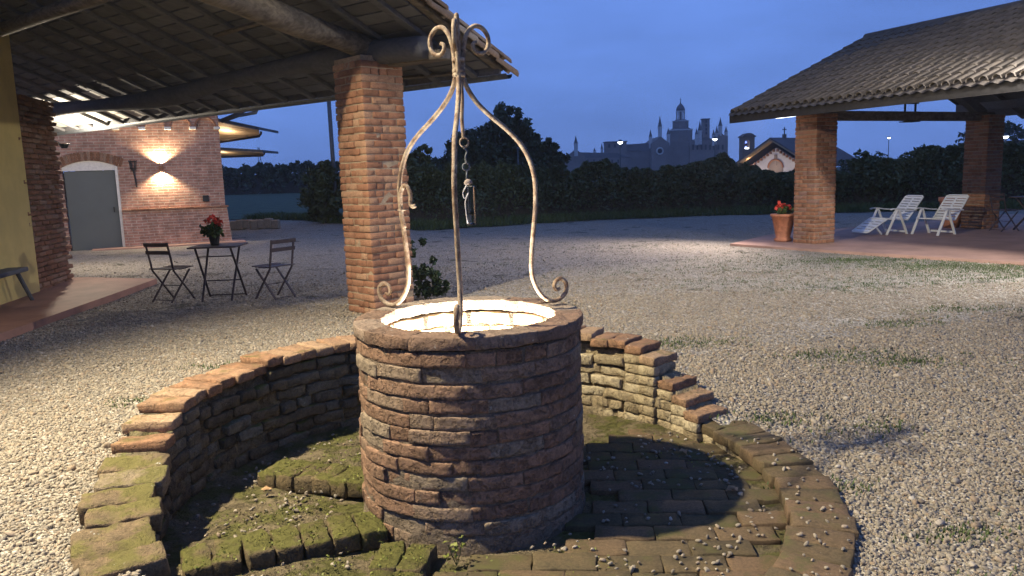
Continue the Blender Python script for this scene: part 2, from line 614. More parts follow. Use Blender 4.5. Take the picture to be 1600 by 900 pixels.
def brick_wall_mat(name, c1, c2, mort, row=0.075, bw=0.26, bump=0.6):
    t = NT(name)
    tcn = t.n('ShaderNodeTexCoord')
    sp = t.n('ShaderNodeSeparateXYZ')
    t.l(tcn.outputs['Object'], sp.inputs[0])
    cb = t.n('ShaderNodeCombineXYZ')
    t.l(t.math('ADD', sp.outputs[0], sp.outputs[1]), cb.inputs[0])
    t.l(sp.outputs[2], cb.inputs[1])
    ns = t.noise(tcn.outputs['Object'], 2.5, 4, 0.6)
    wob = t.n('ShaderNodeVectorMath', operation='ADD')
    cw = t.n('ShaderNodeCombineXYZ')
    t.l(t.math('MULTIPLY', ns, 0.03), cw.inputs[1])
    t.l(cb.outputs[0], wob.inputs[0])
    t.l(cw.outputs[0], wob.inputs[1])
    br = t.n('ShaderNodeTexBrick')
    br.offset = 0.5
    br.inputs['Scale'].default_value = 1.0
    br.inputs['Brick Width'].default_value = bw
    br.inputs['Row Height'].default_value = row
    br.inputs['Mortar Size'].default_value = 0.011
    br.inputs['Mortar Smooth'].default_value = 0.3
    br.inputs['Bias'].default_value = 0.1
    br.inputs['Color1'].default_value = (*c1, 1)
    br.inputs['Color2'].default_value = (*c2, 1)
    br.inputs['Mortar'].default_value = (*mort, 1)
    t.l(wob.outputs[0], br.inputs['Vector'])
    n2 = t.noise(tcn.outputs['Object'], 5.0, 5, 0.7)
    n3 = t.noise(tcn.outputs['Object'], 0.8, 4, 0.6)
    v = t.math('MULTIPLY', t.ramp(n2, 0.25, 0.75, 0.65, 1.3), t.ramp(n3, 0.3, 0.7, 0.85, 1.15))
    cc = t.n('ShaderNodeCombineXYZ')
    for i in range(3):
        t.l(v, cc.inputs[i])
    col = t.mix(1.0, br.outputs['Color'], cc.outputs[0], 'MULTIPLY')
    h = t.math('SUBTRACT', t.math('MULTIPLY', n2, 0.5), br.outputs['Fac'])
    return t.out(col, 0.9, t.bump(h, bump, 0.02), spec=0.2)


M['gravel'] = gravel_ground()
M['pebble'] = pebble_mat()
M['house_brick'] = brick_wall_mat('house_brick', (0.40, 0.215, 0.15), (0.29, 0.155, 0.115), (0.40, 0.31, 0.245))
M['soil'] = mineral('soil', (0.115, 0.09, 0.05), (0.185, 0.145, 0.09), scale=3.5, bump=1.0, bdist=0.03, moss=0.42, moss_col=(0.085, 0.085, 0.02), rvar=0, hole=0.5)
M['field'] = plain('field', (0.045, 0.07, 0.03), 0.95, var=0.4, scale=1.2)


# ------------------------------------------------------------------ brick pieces
def brick_mesh(name, Lx, Ly, Lz, seed, mat, rough=0.006, bend=None, segs=(5, 2, 2), edge=0.008, wedge=None):
    """A worn brick centred on its origin. bend = radius: length follows a circle (centre at -y). wedge: taper of width along x."""
    sx, sy, sz = segs

    def ax(n, h):
        e = min(edge, h * 0.4)
        inner = np.linspace(-h + e, h - e, n + 1) if n > 0 else []
        return [-h] + list(inner) + [h]
    X, Y, Z = ax(sx, Lx / 2), ax(sy, Ly / 2), ax(sz, Lz / 2)
    nx, ny, nz = len(X), len(Y), len(Z)
    idx, v = {}, []
    off = Vector((seed * 7.13, seed * 3.7, seed * 1.9))
    for i in range(nx):
        for j in range(ny):
            for k in range(nz):
                if 0 < i < nx - 1 and 0 < j < ny - 1 and 0 < k < nz - 1:
                    continue
                p = Vector((X[i], Y[j], Z[k]))
                ex = (i in (0, nx - 1)) + (j in (0, ny - 1)) + (k in (0, nz - 1))
                if ex >= 2:      # round the arrises
                    q = Vector((max(-Lx / 2 + edge, min(Lx / 2 - edge, p.x)), max(-Ly / 2 + edge, min(Ly / 2 - edge, p.y)), max(-Lz / 2 + edge, min(Lz / 2 - edge, p.z))))
                    d = p - q
                    if d.length > 0:
                        p = q + d.normalized() * edge * (0.85 if ex == 2 else 0.7)
                nv = noise.noise_vector(p * 14 + off)
                nv2 = noise.noise_vector(p * 38 + off)
                p = p + nv * rough + nv2 * rough * 0.55
                if wedge:
                    p.y *= 1 + wedge * p.x / (Lx / 2)
                if bend:
                    a = p.x / bend
                    r = bend + p.y
                    p = Vector((r * math.sin(a), r * math.cos(a) - bend, p.z))
                idx[(i, j, k)] = len(v)
                v.append(p)
    f = []
    for i in range(nx - 1):
        for j in range(ny - 1):
            f.append((idx[i, j, 0], idx[i, j + 1, 0], idx[i + 1, j + 1, 0], idx[i + 1, j, 0]))
            f.append((idx[i, j, nz - 1], idx[i + 1, j, nz - 1], idx[i + 1, j + 1, nz - 1], idx[i, j + 1, nz - 1]))
    for i in range(nx - 1):
        for k in range(nz - 1):
            f.append((idx[i, 0, k], idx[i + 1, 0, k], idx[i + 1, 0, k + 1], idx[i, 0, k + 1]))
            f.append((idx[i, ny - 1, k], idx[i, ny - 1, k + 1], idx[i + 1, ny - 1, k + 1], idx[i + 1, ny - 1, k]))
    for j in range(ny - 1):
        for k in range(nz - 1):
            f.append((idx[0, j, k], idx[0, j, k + 1], idx[0, j + 1, k + 1], idx[0, j + 1, k]))
            f.append((idx[nx - 1, j, k], idx[nx - 1, j + 1, k], idx[nx - 1, j + 1, k + 1], idx[nx - 1, j, k + 1]))
    return new_mesh(name, v, f, mat, True)


def variants(name, n, Lx, Ly, Lz, mat, seed0=0, lenvar=0.0, **kw):
    out = []
    for i in range(n):
        l = Lx * (1 + (lenvar * (i / max(1, n - 1) - 0.5)))
        out.append(brick_mesh(name, l, Ly, Lz, seed0 + i + 1, mat, **kw))
    return out


def rot_z(a):
    return Matrix.Rotation(a, 4, 'Z')


# ================================================================== SETTING
WX, WY = -0.24, 4.1            # well centre
FLOOR = -0.19                  # floor of the sunken ring


def ground_z(x, y):
    dx, dy = x - WX, y - WY
    r = math.hypot(dx, dy)
    a = math.degrees(math.atan2(dy, dx))
    k = max(0.0, min(1.0, (34 - a) / 22)) * max(0.0, min(1.0, (a + 110) / 30))
    fall = max(0.0, min(1.0, (4.6 - r) / 2.6))
    fall = fall * fall * (3 - 2 * fall)
    z = -0.145 * k * fall
    if r < 40:
        z += 0.018 * noise.noise(Vector((x * 0.5, y * 0.5, 0))) * min(1, (r - 1.7) / 1.0 if r > 1.7 else 0)
    return z


def make_ground():
    rs = list(np.concatenate([np.linspace(1.74, 3.0, 9), np.linspace(3.2, 9, 26), np.geomspace(10, 45, 20), np.geomspace(60, 900, 12)]))
    n = 96
    v, f = [], []
    for r in rs:
        for j in range(n):
            a = 2 * PI * j / n
            x, y = WX + r * math.cos(a), WY + r * math.sin(a)
            v.append((x, y, ground_z(x, y)))
    for i in range(len(rs) - 1):
        for j in range(n):
            j2 = (j + 1) % n
            f.append((i * n + j, i * n + j2, (i + 1) * n + j2, (i + 1) * n + j))
    return struct(place('ground', new_mesh('ground', v, f, M['gravel'], True)))


make_ground()

# grass field beyond the courtyard (sheet a little above the gravel)
edge = [(-70, 46), (-20, 40), (-9.5, 33.5), (-5.5, 28), (-2.9, 23.9), (-0.8, 24.7), (2.3, 26.3), (5.5, 26.8), (9, 26.6), (14.7, 25.2), (22, 23.5), (34, 22), (90, 22)]
ex = []
for i in range(len(edge) - 1):
    (x0, y0), (x1, y1) = edge[i], edge[i + 1]
    k = max(2, int(math.hypot(x1 - x0, y1 - y0) / 0.35)) if abs(x0) < 25 else 4
    for j in range(k):
        tt = j / k
        x, y = x0 + (x1 - x0) * tt, y0 + (y1 - y0) * tt
        ex.append((x, y + 0.5 * noise.noise(Vector((x * 1.1, 3.3, 0)))))
ex.append(edge[-1])
fv, ff = [], []
for x, y in ex:
    fv += [(x, y, 0.03), (x * 1.1, y + 12, 0.04), (x * 6 if abs(x) > 1 else x, 780, 0.05)]
for i in range(len(ex) - 1):
    for q in range(2):
        a = i * 3 + q
        ff.append((a, a + 3, a + 4, a + 1))
struct(place('field', new_mesh('field', fv, ff, M['field'])))

# floor of the sunken ring
rs = np.linspace(0.3, 1.9, 30)
v, f = [], []
n = 110
for r in rs:
    for j in range(n):
        a = 2 * PI * j / n
        x, y = r * math.cos(a), r * math.sin(a)
        z = FLOOR - 0.015 + 0.035 * noise.noise(Vector((x * 2.1, y * 2.1, 5))) + 0.012 * noise.noise(Vector((x * 9, y * 9, 1)))
        if x > 0.25:
            z += 0.004 * min(1, (x - 0.25) * 4)
        z += 0.05 * max(0, (r - 1.45) / 0.3) * (1 if x < 0 else 0.7) if r > 1.45 else 0
        v.append((WX + x, WY + y, z))
for i in range(len(rs) - 1):
    for j in range(n):
        j2 = (j + 1) % n
        f.append((i * n + j, i * n + j2, (i + 1) * n + j2, (i + 1) * n + j))
pit = struct(place('pit_ground', new_mesh('pit_ground', v, f, M['soil'], True)))

# brick paving inside the ring, on the right of the well
pv = variants('paving_brick', 7, 0.293, 0.147, 0.06, M['paving'], 400, rough=0.008, edge=0.005, segs=(6, 3, 1))
pr = random.Random(5)
ang = R(-4)
for row in range(-12, 9):
    yy = row * 0.150
    for colm in range(-2, 7):
        xx = colm * 0.297 + (0.148 if row % 2 else 0) + 0.05
        x = xx * math.cos(ang) - yy * math.sin(ang)
        y = xx * math.sin(ang) + yy * math.cos(ang)
        r = math.hypot(x, y)
        if r > 1.60 or r < 0.70 or x < -0.05 - 0.1 * (row < -7) or (y > 0.72 and x < 0.9) or y > 1.0:
            continue
        z = FLOOR - 0.008 + 0.012 * noise.noise(Vector((x * 3, y * 3, 9))) + pr.uniform(-0.004, 0.004)
        Mx = Matrix.Translation((WX + x, WY + y, z)) @ rot_z(ang + pr.uniform(-0.04, 0.04)) @ Matrix.Rotation(pr.uniform(-0.03, 0.03), 4, 'X')
        place('paving_brick', pv[pr.randrange(7)], Mx, pit)

# mossy rows of bricks on the left
mv = variants('mossy_brick', 6, 0.25, 0.128, 0.10, M['moss_brick'], 500, rough=0.011, edge=0.010, segs=(5, 3, 2))


def brick_row(p, q, n, z, along=0.0, tilt=0.03):
    p, q = Vector((*p, 0)), Vector((*q, 0))
    d = (q - p)
    a = math.atan2(d.y, d.x)
    for i in range(n):
        c = p + d * ((i + 0.5) / n)
        Mx = Matrix.Translation((c.x, c.y, z + pr.uniform(-0.012, 0.012))) @ rot_z(a + PI / 2 + pr.uniform(-0.12, 0.12)) @ Matrix.Rotation(pr.uniform(-tilt, tilt), 4, 'X')
        place('mossy_brick', mv[pr.randrange(6)], Mx, pit)


brick_row((-1.52, 4.52), (-0.82, 4.28), 6, FLOOR + 0.03)
brick_row((-1.58, 3.36), (-0.70, 3.72), 7, FLOOR + 0.03)
brick_row((-0.68, 3.38), (-0.42, 3.34), 2, FLOOR + 0.005)
Mx = Matrix.Translation((-0.56, 3.20, FLOOR)) @ rot_z(-0.1)
place('mossy_brick', mv[2], Mx, pit)

# pavilion slab, portico slab, pavement strip
def slab(name, poly, z0, z1, mat):
    return struct(MB().prism([(x, y, z0) for x, y in poly], (0, 0, z1 - z0)).build(name, mat))


slab('pavilion_floor', [(4.6, 16.05), (6.2, 13.75), (7.85, 11.55), (10.2, 8.4), (21, 13.2), (14.5, 22.3), (8.6, 19.3), (6.0, 17.9)], -0.05, 0.05, M['slab'])
slab('portico_floor', [(-5.49, 7.6), (-5.93, 12.75), (-7.4, 13.3), (-14, 13.6), (-14, 2.0), (-5.1, 2.0)], -0.05, 0.09, M['slab_red'])
slab('pavement', [(-10.9, 19.95), (-7.4, 21.5), (-7.9, 22.6), (-11.4, 21.1)], -0.02, 0.035, M['slab'])

# ================================================================== THE WELL
RIM = 0.865
well = thing('well', 'round brick well with a worn brick rim, lit from inside', 'well', (WX, WY, FLOOR))


def drum_r(z, a):
    k = (z - FLOOR) / (RIM - FLOOR)
    return 0.612 - 0.012 * k + 0.010 * noise.noise(Vector((math.cos(a) * 1.6, math.sin(a) * 1.6, z * 3)))


# mortar body: outer skin, inner skin
v, f = [], []
n, nz = 150, 64
for i in range(nz + 1):
    z = FLOOR - 0.06 + (RIM - 0.07 - FLOOR + 0.06) * i / nz
    for j in range(n):
        a = 2 * PI * j / n
        p3 = Vector((math.cos(a) * 0.6, math.sin(a) * 0.6, z))
        er = 0.006 * noise.noise(p3 * 7) + 0.005 * noise.noise(p3 * 26)
        flare = 0.018 * max(0, 1 - (z - FLOOR) / 0.13) if z - FLOOR < 0.13 else 0
        r = drum_r(z, a) - 0.0085 + er + flare * (0.7 + 0.6 * noise.noise(p3 * 3))
        v.append((WX + r * math.cos(a), WY + r * math.sin(a), z))
for i in range(nz):
    for j in range(n):
        j2 = (j + 1) % n
        f.append((i * n + j, i * n + j2, (i + 1) * n + j2, (i + 1) * n + j))
b = len(v)
for i, (r, z) in enumerate(((0.56, RIM - 0.075), (0.485, RIM - 0.075), (0.478, 0.3), (0.478, -1.6), (0.0, -1.6))):
    for j in range(n):
        a = 2 * PI * j / n
        v.append((WX + r * math.cos(a), WY + r * math.sin(a), z))
    if i:
        for j in range(n):
            j2 = (j + 1) % n
            k0 = b + (i - 1) * n
            f.append((k0 + j, k0 + n + j, k0 + n + j2, k0 + j2)[::-1])
place('mortar_body', new_mesh('mortar_body', v, f, M['well_mortar'], True), None, well)

wv = variants('brick', 12, 0.272, 0.10, 0.066, M['well_brick'], 20, lenvar=0.12, rough=0.0052, bend=0.6, segs=(12, 1, 4), edge=0.004)
wh = variants('brick', 4, 0.130, 0.10, 0.066, M['well_brick'], 60, lenvar=0.2, rough=0.0052, bend=0.6, segs=(6, 1, 4), edge=0.004)
wr = random.Random(11)
ncourse = 13
hc = (RIM - 0.075 - FLOOR) / ncourse
for c in range(ncourse):
    a = wr.uniform(0, 1)
    end = a + 2 * PI
    while a < end - 0.08:
        half = wr.random() < 0.22 or end - a < 0.40
        dl = (0.125 if half else 0.262) + 0.022
        da = dl / 0.6
        if a + da > end + 0.02:
            break
        am = a + da / 2
        z = FLOOR + (c + 0.5) * hc + wr.uniform(-0.004, 0.004)
        r = drum_r(z, am) - 0.05 + wr.uniform(-0.004, 0.004)
        left = math.cos(am - R(205))
        if left > 0.5:
            r += wr.uniform(-0.007, 0.008)
        # local +y (outward) points radially, so rotate by am - 90 deg
        Mx = Matrix.Translation((WX + r * math.cos(am), WY + r * math.sin(am), z)) @ rot_z(am - PI / 2) @ Matrix.Rotation(wr.uniform(-0.018, 0.018), 4, 'Y') @ Matrix.Rotation(wr.uniform(-0.05, 0.05), 4, 'X')
        me = (wh[wr.randrange(4)] if half else wv[wr.randrange(12)])
        place('brick', me, Mx, well)
        a += da
# rim bricks, laid radially
rv = variants('rim_brick', 6, 0.158, 0.25, 0.085, M['rim_brick'], 80, rough=0.007, segs=(4, 2, 2), edge=0.013)
rv2 = variants('rim_brick', 5, 0.290, 0.146, 0.062, M['rim_brick'], 90, rough=0.007, bend=0.542, segs=(14, 5, 2), edge=0.004)
nb = 12
a = 0.1
for i in range(nb):
    am = a + (i + 0.5) * 2 * PI / nb
    Mx = Matrix.Translation((WX + 0.542 * math.cos(am), WY + 0.542 * math.sin(am), RIM - 0.031 + wr.uniform(-0.004, 0.004))) @ rot_z(am - PI / 2) @ Matrix.Rotation(wr.uniform(-0.015, 0.015), 4, 'X')
    place('rim_brick', rv2[wr.randrange(5)], Mx, well)
# inner courses below the rim
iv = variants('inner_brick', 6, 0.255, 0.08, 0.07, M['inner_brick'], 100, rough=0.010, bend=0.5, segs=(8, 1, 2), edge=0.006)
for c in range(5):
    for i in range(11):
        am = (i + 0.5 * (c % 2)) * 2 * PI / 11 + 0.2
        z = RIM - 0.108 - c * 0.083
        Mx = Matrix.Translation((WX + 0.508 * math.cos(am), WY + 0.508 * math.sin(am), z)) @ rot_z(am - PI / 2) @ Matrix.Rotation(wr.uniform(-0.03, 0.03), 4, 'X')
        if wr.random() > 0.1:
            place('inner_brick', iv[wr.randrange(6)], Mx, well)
# lamp down in the shaft
wl = thing('well_lamp', 'lamp down inside the well that lights its inner wall', 'lamp', (WX, WY, 0.28))
MB().lathe([(0.0, 0.0), (0.07, 0.0), (0.075, 0.02), (0.06, 0.05), (0.05, 0.05)], (WX, WY, 0.27), 16).build('lamp_housing', M['black_iron'], wl)
MB().lathe([(0.048, 0.05), (0.05, 0.06), (0.03, 0.075), (0.0, 0.078)], (WX, WY, 0.27), 16, cap=False).build('bulb', M['lamp_white'], wl)
MB().bar((WX - 0.49, WY, 0.26), (WX + 0.49, WY, 0.26), 0.03, 0.02).build('bracket', M['black_iron'], wl)


def lamp(name, kind, loc, power, col, parent=None, size=0.05, target=None, spot=None, blend=0.5):
    d = bpy.data.lights.new(name, kind)
    d.energy = power
    d.color = col
    if kind in ('POINT', 'SPOT'):
        d.shadow_soft_size = size
    if kind == 'SPOT':
        d.spot_size = R(spot)
        d.spot_blend = blend
    o = bpy.data.objects.new(name, d)
    C.objects.link(o)
    o.location = loc
    if target is not None:
        o.rotation_euler = (Vector(target) - Vector(loc)).to_track_quat('-Z', 'Y').to_euler()
    if parent:
        adopt(o, parent)
    return o


lamp('well_light', 'POINT', (WX, WY, 0.47), 300, (1.0, 0.96, 0.88), wl, 0.06)

# wrought iron tripod
fr = thing('iron_tripod', 'wrought iron tripod frame with scrolled feet and scrolled crown standing on the well', 'well frame', (WX, WY, RIM))
legprof = [(0.018, 2.20), (0.02, 2.13), (0.045, 2.06), (0.10, 1.985), (0.18, 1.915), (0.28, 1.84), (0.365, 1.755), (0.415, 1.66), (0.438, 1.55),
           (0.435, 1.43), (0.42, 1.30), (0.405, 1.17), (0.40, 1.08), (0.415, 1.0), (0.455, 0.93), (0.505, 0.892), (0.555, 0.884), (0.603, 0.903), (0.628, 0.943),
           (0.622, 0.985), (0.59, 1.008), (0.556, 0.995), (0.545, 0.965), (0.562, 0.945), (0.582, 0.952)]
crown = [(0.022, 2.13), (0.024, 2.20), (0.032, 2.27), (0.055, 2.335), (0.095, 2.375), (0.14, 2.37), (0.172, 2.335), (0.178, 2.29), (0.158, 2.25), (0.12, 2.238), (0.092, 2.255), (0.088, 2.285), (0.108, 2.295)]


def smooth_path(pts, k=4):
    out = []
    P = [Vector(p) for p in pts]
    for i in range(len(P) - 1):
        p0, p1, p2, p3 = P[max(i - 1, 0)], P[i], P[i + 1], P[min(i + 2, len(P) - 1)]
        for j in range(k):
            t = j / k
            out.append(0.5 * ((2 * p1) + (-p0 + p2) * t + (2 * p0 - 5 * p1 + 4 * p2 - p3) * t * t + (-p0 + 3 * p1 - 3 * p2 + p3) * t ** 3))
    out.append(P[-1])
    return out


for az in (-92, 148, 28):
    ca, sa = math.cos(R(az)), math.sin(R(az))
    rp = random.Random(az)
    leg = smooth_path([(WX + r * ca, WY + r * sa, z) for r, z in legprof])
    leg = [p + Vector((0.003 * noise.noise(p * 6), 0.003 * noise.noise(p * 6 + Vector((9, 0, 0))), 0)) for p in leg]
    rad = [0.013 if i < len(leg) - 20 else 0.013 - 0.0035 * (i - len(leg) + 20) / 20 for i in range(len(leg))]
    MB().tube(leg, rad, 10).build('leg', M['iron'], fr, True)
    cp = smooth_path([(WX + r * ca, WY + r * sa, z) for r, z in crown])
    MB().tube(cp, [0.0135 - 0.003 * i / len(cp) for i in range(len(cp))], 10).build('crown_scroll', M['iron'], fr, True)
MB().tube([(WX, WY, 2.10), (WX, WY, 2.3), (WX, WY, 2.425), (WX, WY, 2.435)], [0.016, 0.015, 0.013, 0.008], 10).build('finial', M['iron'], fr, True)
for z0 in (2.19, 2.135, 2.115):
    MB().lathe([(0.030, z0), (0.034, z0 + 0.004), (0.034, z0 + 0.018), (0.030, z0 + 0.022)], (WX, WY, 0), 16).build('collar', M['iron'], fr, True)
MB().tube(smooth_path([(WX + 0.01, WY, 2.12), (WX + 0.012, WY, 2.0), (WX + 0.006, WY + 0.004, 1.9), (WX + 0.012, WY, 1.80)]), 0.010, 8).build('hanging_rod', M['iron'], fr, True)
ca, sa = math.cos(R(148)), math.sin(R(148))
hk = smooth_path([(WX + r * ca, WY + r * sa - 0.018, z) for r, z in ((0.412, 1.33), (0.428, 1.40), (0.432, 1.47), (0.425, 1.53), (0.40, 1.565), (0.37, 1.55), (0.358, 1.50), (0.362, 1.465), (0.345, 1.45), (0.33, 1.455))])
MB().tube(hk, 0.0115, 10).build('bucket_hook', M['iron'], fr, True)
MB().tube([(WX + 0.43 * ca + 0.02 * math.cos(q), WY + 0.43 * sa - 0.009 + 0.024 * math.sin(q), 1.43) for q in np.linspace(0, 2 * PI, 14)], 0.004, 5).build('wire_tie', M['iron'], fr, True)

# hanging chain and wire lantern
hl = thing('hanging_lantern', 'small wire-bound glass lantern hanging on a short chain in the tripod', 'lantern', (WX + 0.02, WY, 1.34))


def ring(c, r, th, ax):
    c = Vector(c)
    e1, e2 = ax
    return MB().tube([c + Vector(e1) * r * math.cos(q) + Vector(e2) * r * math.sin(q) for q in np.linspace(0, 2 * PI, 22)], th, 6, cap=False)


hx = WX + 0.014
ring((hx, WY, 1.782), 0.024, 0.005, ((0.9, 0.4, 0), (0, 0, 1))).build('ring', M['iron'], hl, True)
MB().tube(smooth_path([(hx - 0.006, WY, 1.755), (hx + 0.012, WY, 1.735), (hx + 0.004, WY, 1.71), (hx + 0.004, WY, 1.69), (hx + 0.008, WY, 1.67)]), 0.0055, 6).build('chain_link', M['lead'], hl, True)
ring((hx + 0.005, WY, 1.655), 0.019, 0.0045, ((0.95, 0.2, 0), (0, 0, 1))).build('ring', M['lead'], hl, True)
MB().tube([(hx + 0.007, WY, 1.636), (hx + 0.005, WY, 1.58)], 0.005, 6).build('chain_link', M['lead'], hl, True)
MB().lathe([(0.004, 0.022), (0.014, 0.018), (0.024, 0.004), (0.022, -0.006), (0.012, -0.010)], (hx + 0.012, WY, 1.57), 9).build('cap', M['far_stone'], hl, True)
bx_, bz0, bz1 = hx + 0.024, 1.355, 1.555
Rm = Matrix.Rotation(0.5, 3, 'Z')
MB().box((bx_, WY, (bz0 + bz1) / 2), (0.034, 0.034, bz1 - bz0), Rm, 0.005).build('glass_body', M['glass'], hl)
wf = MB()
for sx, sy in ((-1, -1), (1, -1), (1, 1), (-1, 1)):
    o_ = Rm @ Vector((sx * 0.0195, sy * 0.0195, 0))
    wf.tube([(bx_ + o_.x, WY + o_.y, bz0), (bx_ + o_.x, WY + o_.y, bz1)], 0.0022, 5)
wf.box((bx_, WY, bz0 - 0.004), (0.044, 0.044, 0.006), Rm)
wf.build('wire_cage', M['black_iron'], hl)
MB().tube(smooth_path([(bx_ - 0.02, WY - 0.02, 1.56), (bx_ - 0.04, WY - 0.03, 1.52), (bx_ - 0.03, WY - 0.03, 1.49), (bx_ - 0.012, WY - 0.03, 1.52), (bx_ - 0.030, WY - 0.03, 1.47), (bx_ - 0.022, WY - 0.026, 1.36)]), 0.0028, 5).build('loose_wire', M['far_marble'], hl, True)
MB().lathe([(0.0, 0.0), (0.011, 0.002), (0.012, 0.016), (0.006, 0.022), (0.0, 0.022)], (bx_, WY, 1.40), 10).build('candle_stub', M['far_marble'], hl, True)

# ================================================================== RING WALL
ring_w = thing('ring_wall', 'ruined curved brick wall stepping down round the sunken well', 'wall', (WX, WY + 1.8, FLOOR))
prof = [(-152, 0.03), (-158, 0.06), (-164, 0.10), (-170, 0.145), (-175, 0.19), (-177, 0.20)]


def top_z(a):
    """coping top height against azimuth in degrees, a in (-60, 210)"""
    if a >= 186:
        return 0.03 + (208 - a) / 22 * 0.16 if a < 208 else 0.035
    if a >= 181.4:
        return 0.255
    if a >= 176.8:
        return 0.325
    if a >= 172.2:
        return 0.385
    if a >= 150:
        return 0.385 + 0.03 * (172 - a) / 22
    if a >= 110:
        return 0.445
    if a >= 62:
        return 0.43
    if a >= 52:
        return 0.40
    if a >= 48.5:
        return 0.375
    if a >= 44:
        return 0.31
    if a >= 40:
        return 0.235
    if a >= 36:
        return 0.155
    if a >= 31.5:
        return 0.075
    if a >= 27:
        return 0.005
    return -0.055 - 0.045 * min(1, (27 - a) / 30)


rr = random.Random(21)
cpA = variants('coping_brick', 6, 0.285, 0.140, 0.060, M['coping'], 200, rough=0.009, segs=(6, 3, 1), edge=0.007)
cpB = variants('coping_brick', 6, 0.33, 0.142, 0.10, M['coping_mossy'], 220, rough=0.013, segs=(7, 3, 1), edge=0.009)
cpC = variants('coping_brick', 6, 0.30, 0.156, 0.075, M['curb'], 240, rough=0.009, segs=(6, 3, 1), edge=0.007)
stp = variants('step_brick', 4, 0.275, 0.136, 0.063, M['ring_brick'], 320, rough=0.009, segs=(5, 2, 1), edge=0.006)
stp2 = variants('step_brick', 4, 0.275, 0.136, 0.063, M['sandy_brick'], 330, rough=0.009, segs=(5, 2, 1), edge=0.006)
a = 217.0
while a > -62:
    step = 4.6 if a > 24 else 5.05
    am = a - step / 2
    zt = top_z(am)
    if am > 186:
        me, th, tilt = cpB[rr.randrange(6)], 0.10, -0.235
        rad = 1.785 + rr.uniform(-0.03, 0.02)
    elif am > 28:
        me, th, tilt = cpA[rr.randrange(6)], 0.060, 0.0
        rad = 1.785 + rr.uniform(-0.02, 0.02)
    else:
        me, th, tilt = cpC[rr.randrange(6)], 0.075, 0.0
        rad = 1.80 + rr.uniform(-0.012, 0.012)
    zz = zt - th / 2 + rr.uniform(-0.005, 0.005)
    if am > 181.4 and am < 186:
        rad += 0.02
    A_ = R(am)
    Mx = Matrix.Translation((WX + rad * math.cos(A_), WY + rad * math.sin(A_), zz)) @ rot_z(A_ + rr.uniform(-0.03, 0.03)) @ Matrix.Rotation(rr.uniform(-0.03, 0.03), 4, 'Y') @ Matrix.Rotation(rr.uniform(-0.04, 0.04) + tilt, 4, 'X')
    place('coping_brick', me, Mx, ring_w)
    if 27 < am < 52 or 172 < am < 187:      # the stepped ends stand on whole bricks
        zb = zt - th - 0.034
        while zb > FLOOR + 0.02:
            Mb = Matrix.Translation((WX + (rad - 0.012) * math.cos(A_), WY + (rad - 0.012) * math.sin(A_), zb)) @ rot_z(A_ + rr.uniform(-0.04, 0.04)) @ Matrix.Rotation(rr.uniform(-0.02, 0.02), 4, 'X')
            place('step_brick', (stp if am > 90 else stp2)[rr.randrange(4)], Mb, ring_w)
            zb -= 0.072
    a -= step
# inner face
fv_ = variants('wall_brick', 8, 0.235, 0.12, 0.068, M['ring_brick'], 260, lenvar=0.25, rough=0.013, bend=None, segs=(5, 1, 2), edge=0.008)
fh_ = variants('wall_brick', 5, 0.115, 0.12, 0.068, M['ring_brick'], 280, lenvar=0.25, rough=0.013, segs=(3, 1, 2), edge=0.008)
fvs = variants('wall_brick', 7, 0.235, 0.12, 0.068, M['sandy_brick'], 340, lenvar=0.3, rough=0.014, segs=(5, 1, 2), edge=0.008)
fhs = variants('wall_brick', 5, 0.115, 0.12, 0.068, M['sandy_brick'], 360, lenvar=0.3, rough=0.014, segs=(3, 1, 2), edge=0.008)
hcr = 0.081
for c in range(8):
    zc = FLOOR + (c + 0.5) * hcr - 0.01
    a = 216.0 - rr.uniform(0, 5)
    while a > -58:
        half = rr.random() < 0.45
        ln = 0.115 if half else 0.235
        da = math.degrees((ln + 0.02) / 1.69)
        am = a - da / 2
        cth = 0.10 if am > 186 else 0.075
        tops = min(top_z(am), top_z(am + da * 0.4), top_z(am - da * 0.4))
        if zc + 0.030 < tops - cth + 0.012 and rr.random() > 0.03:
            rad = 1.715 + rr.uniform(-0.022, 0.014)
            A_ = R(am)
            Mx = Matrix.Translation((WX + rad * math.cos(A_), WY + rad * math.sin(A_), zc + rr.uniform(-0.006, 0.006))) @ rot_z(A_ + PI / 2 + rr.uniform(-0.05, 0.05)) @ Matrix.Rotation(rr.uniform(-0.07, 0.07), 4, 'Y') @ Matrix.Rotation(rr.uniform(-0.06, 0.06), 4, 'X')
            if am < 92:
                place('wall_brick', (fhs[rr.randrange(5)] if half else fvs[rr.randrange(7)]), Mx, ring_w)
            else:
                place('wall_brick', (fh_[rr.randrange(5)] if half else fv_[rr.randrange(8)]), Mx, ring_w)
        a -= da
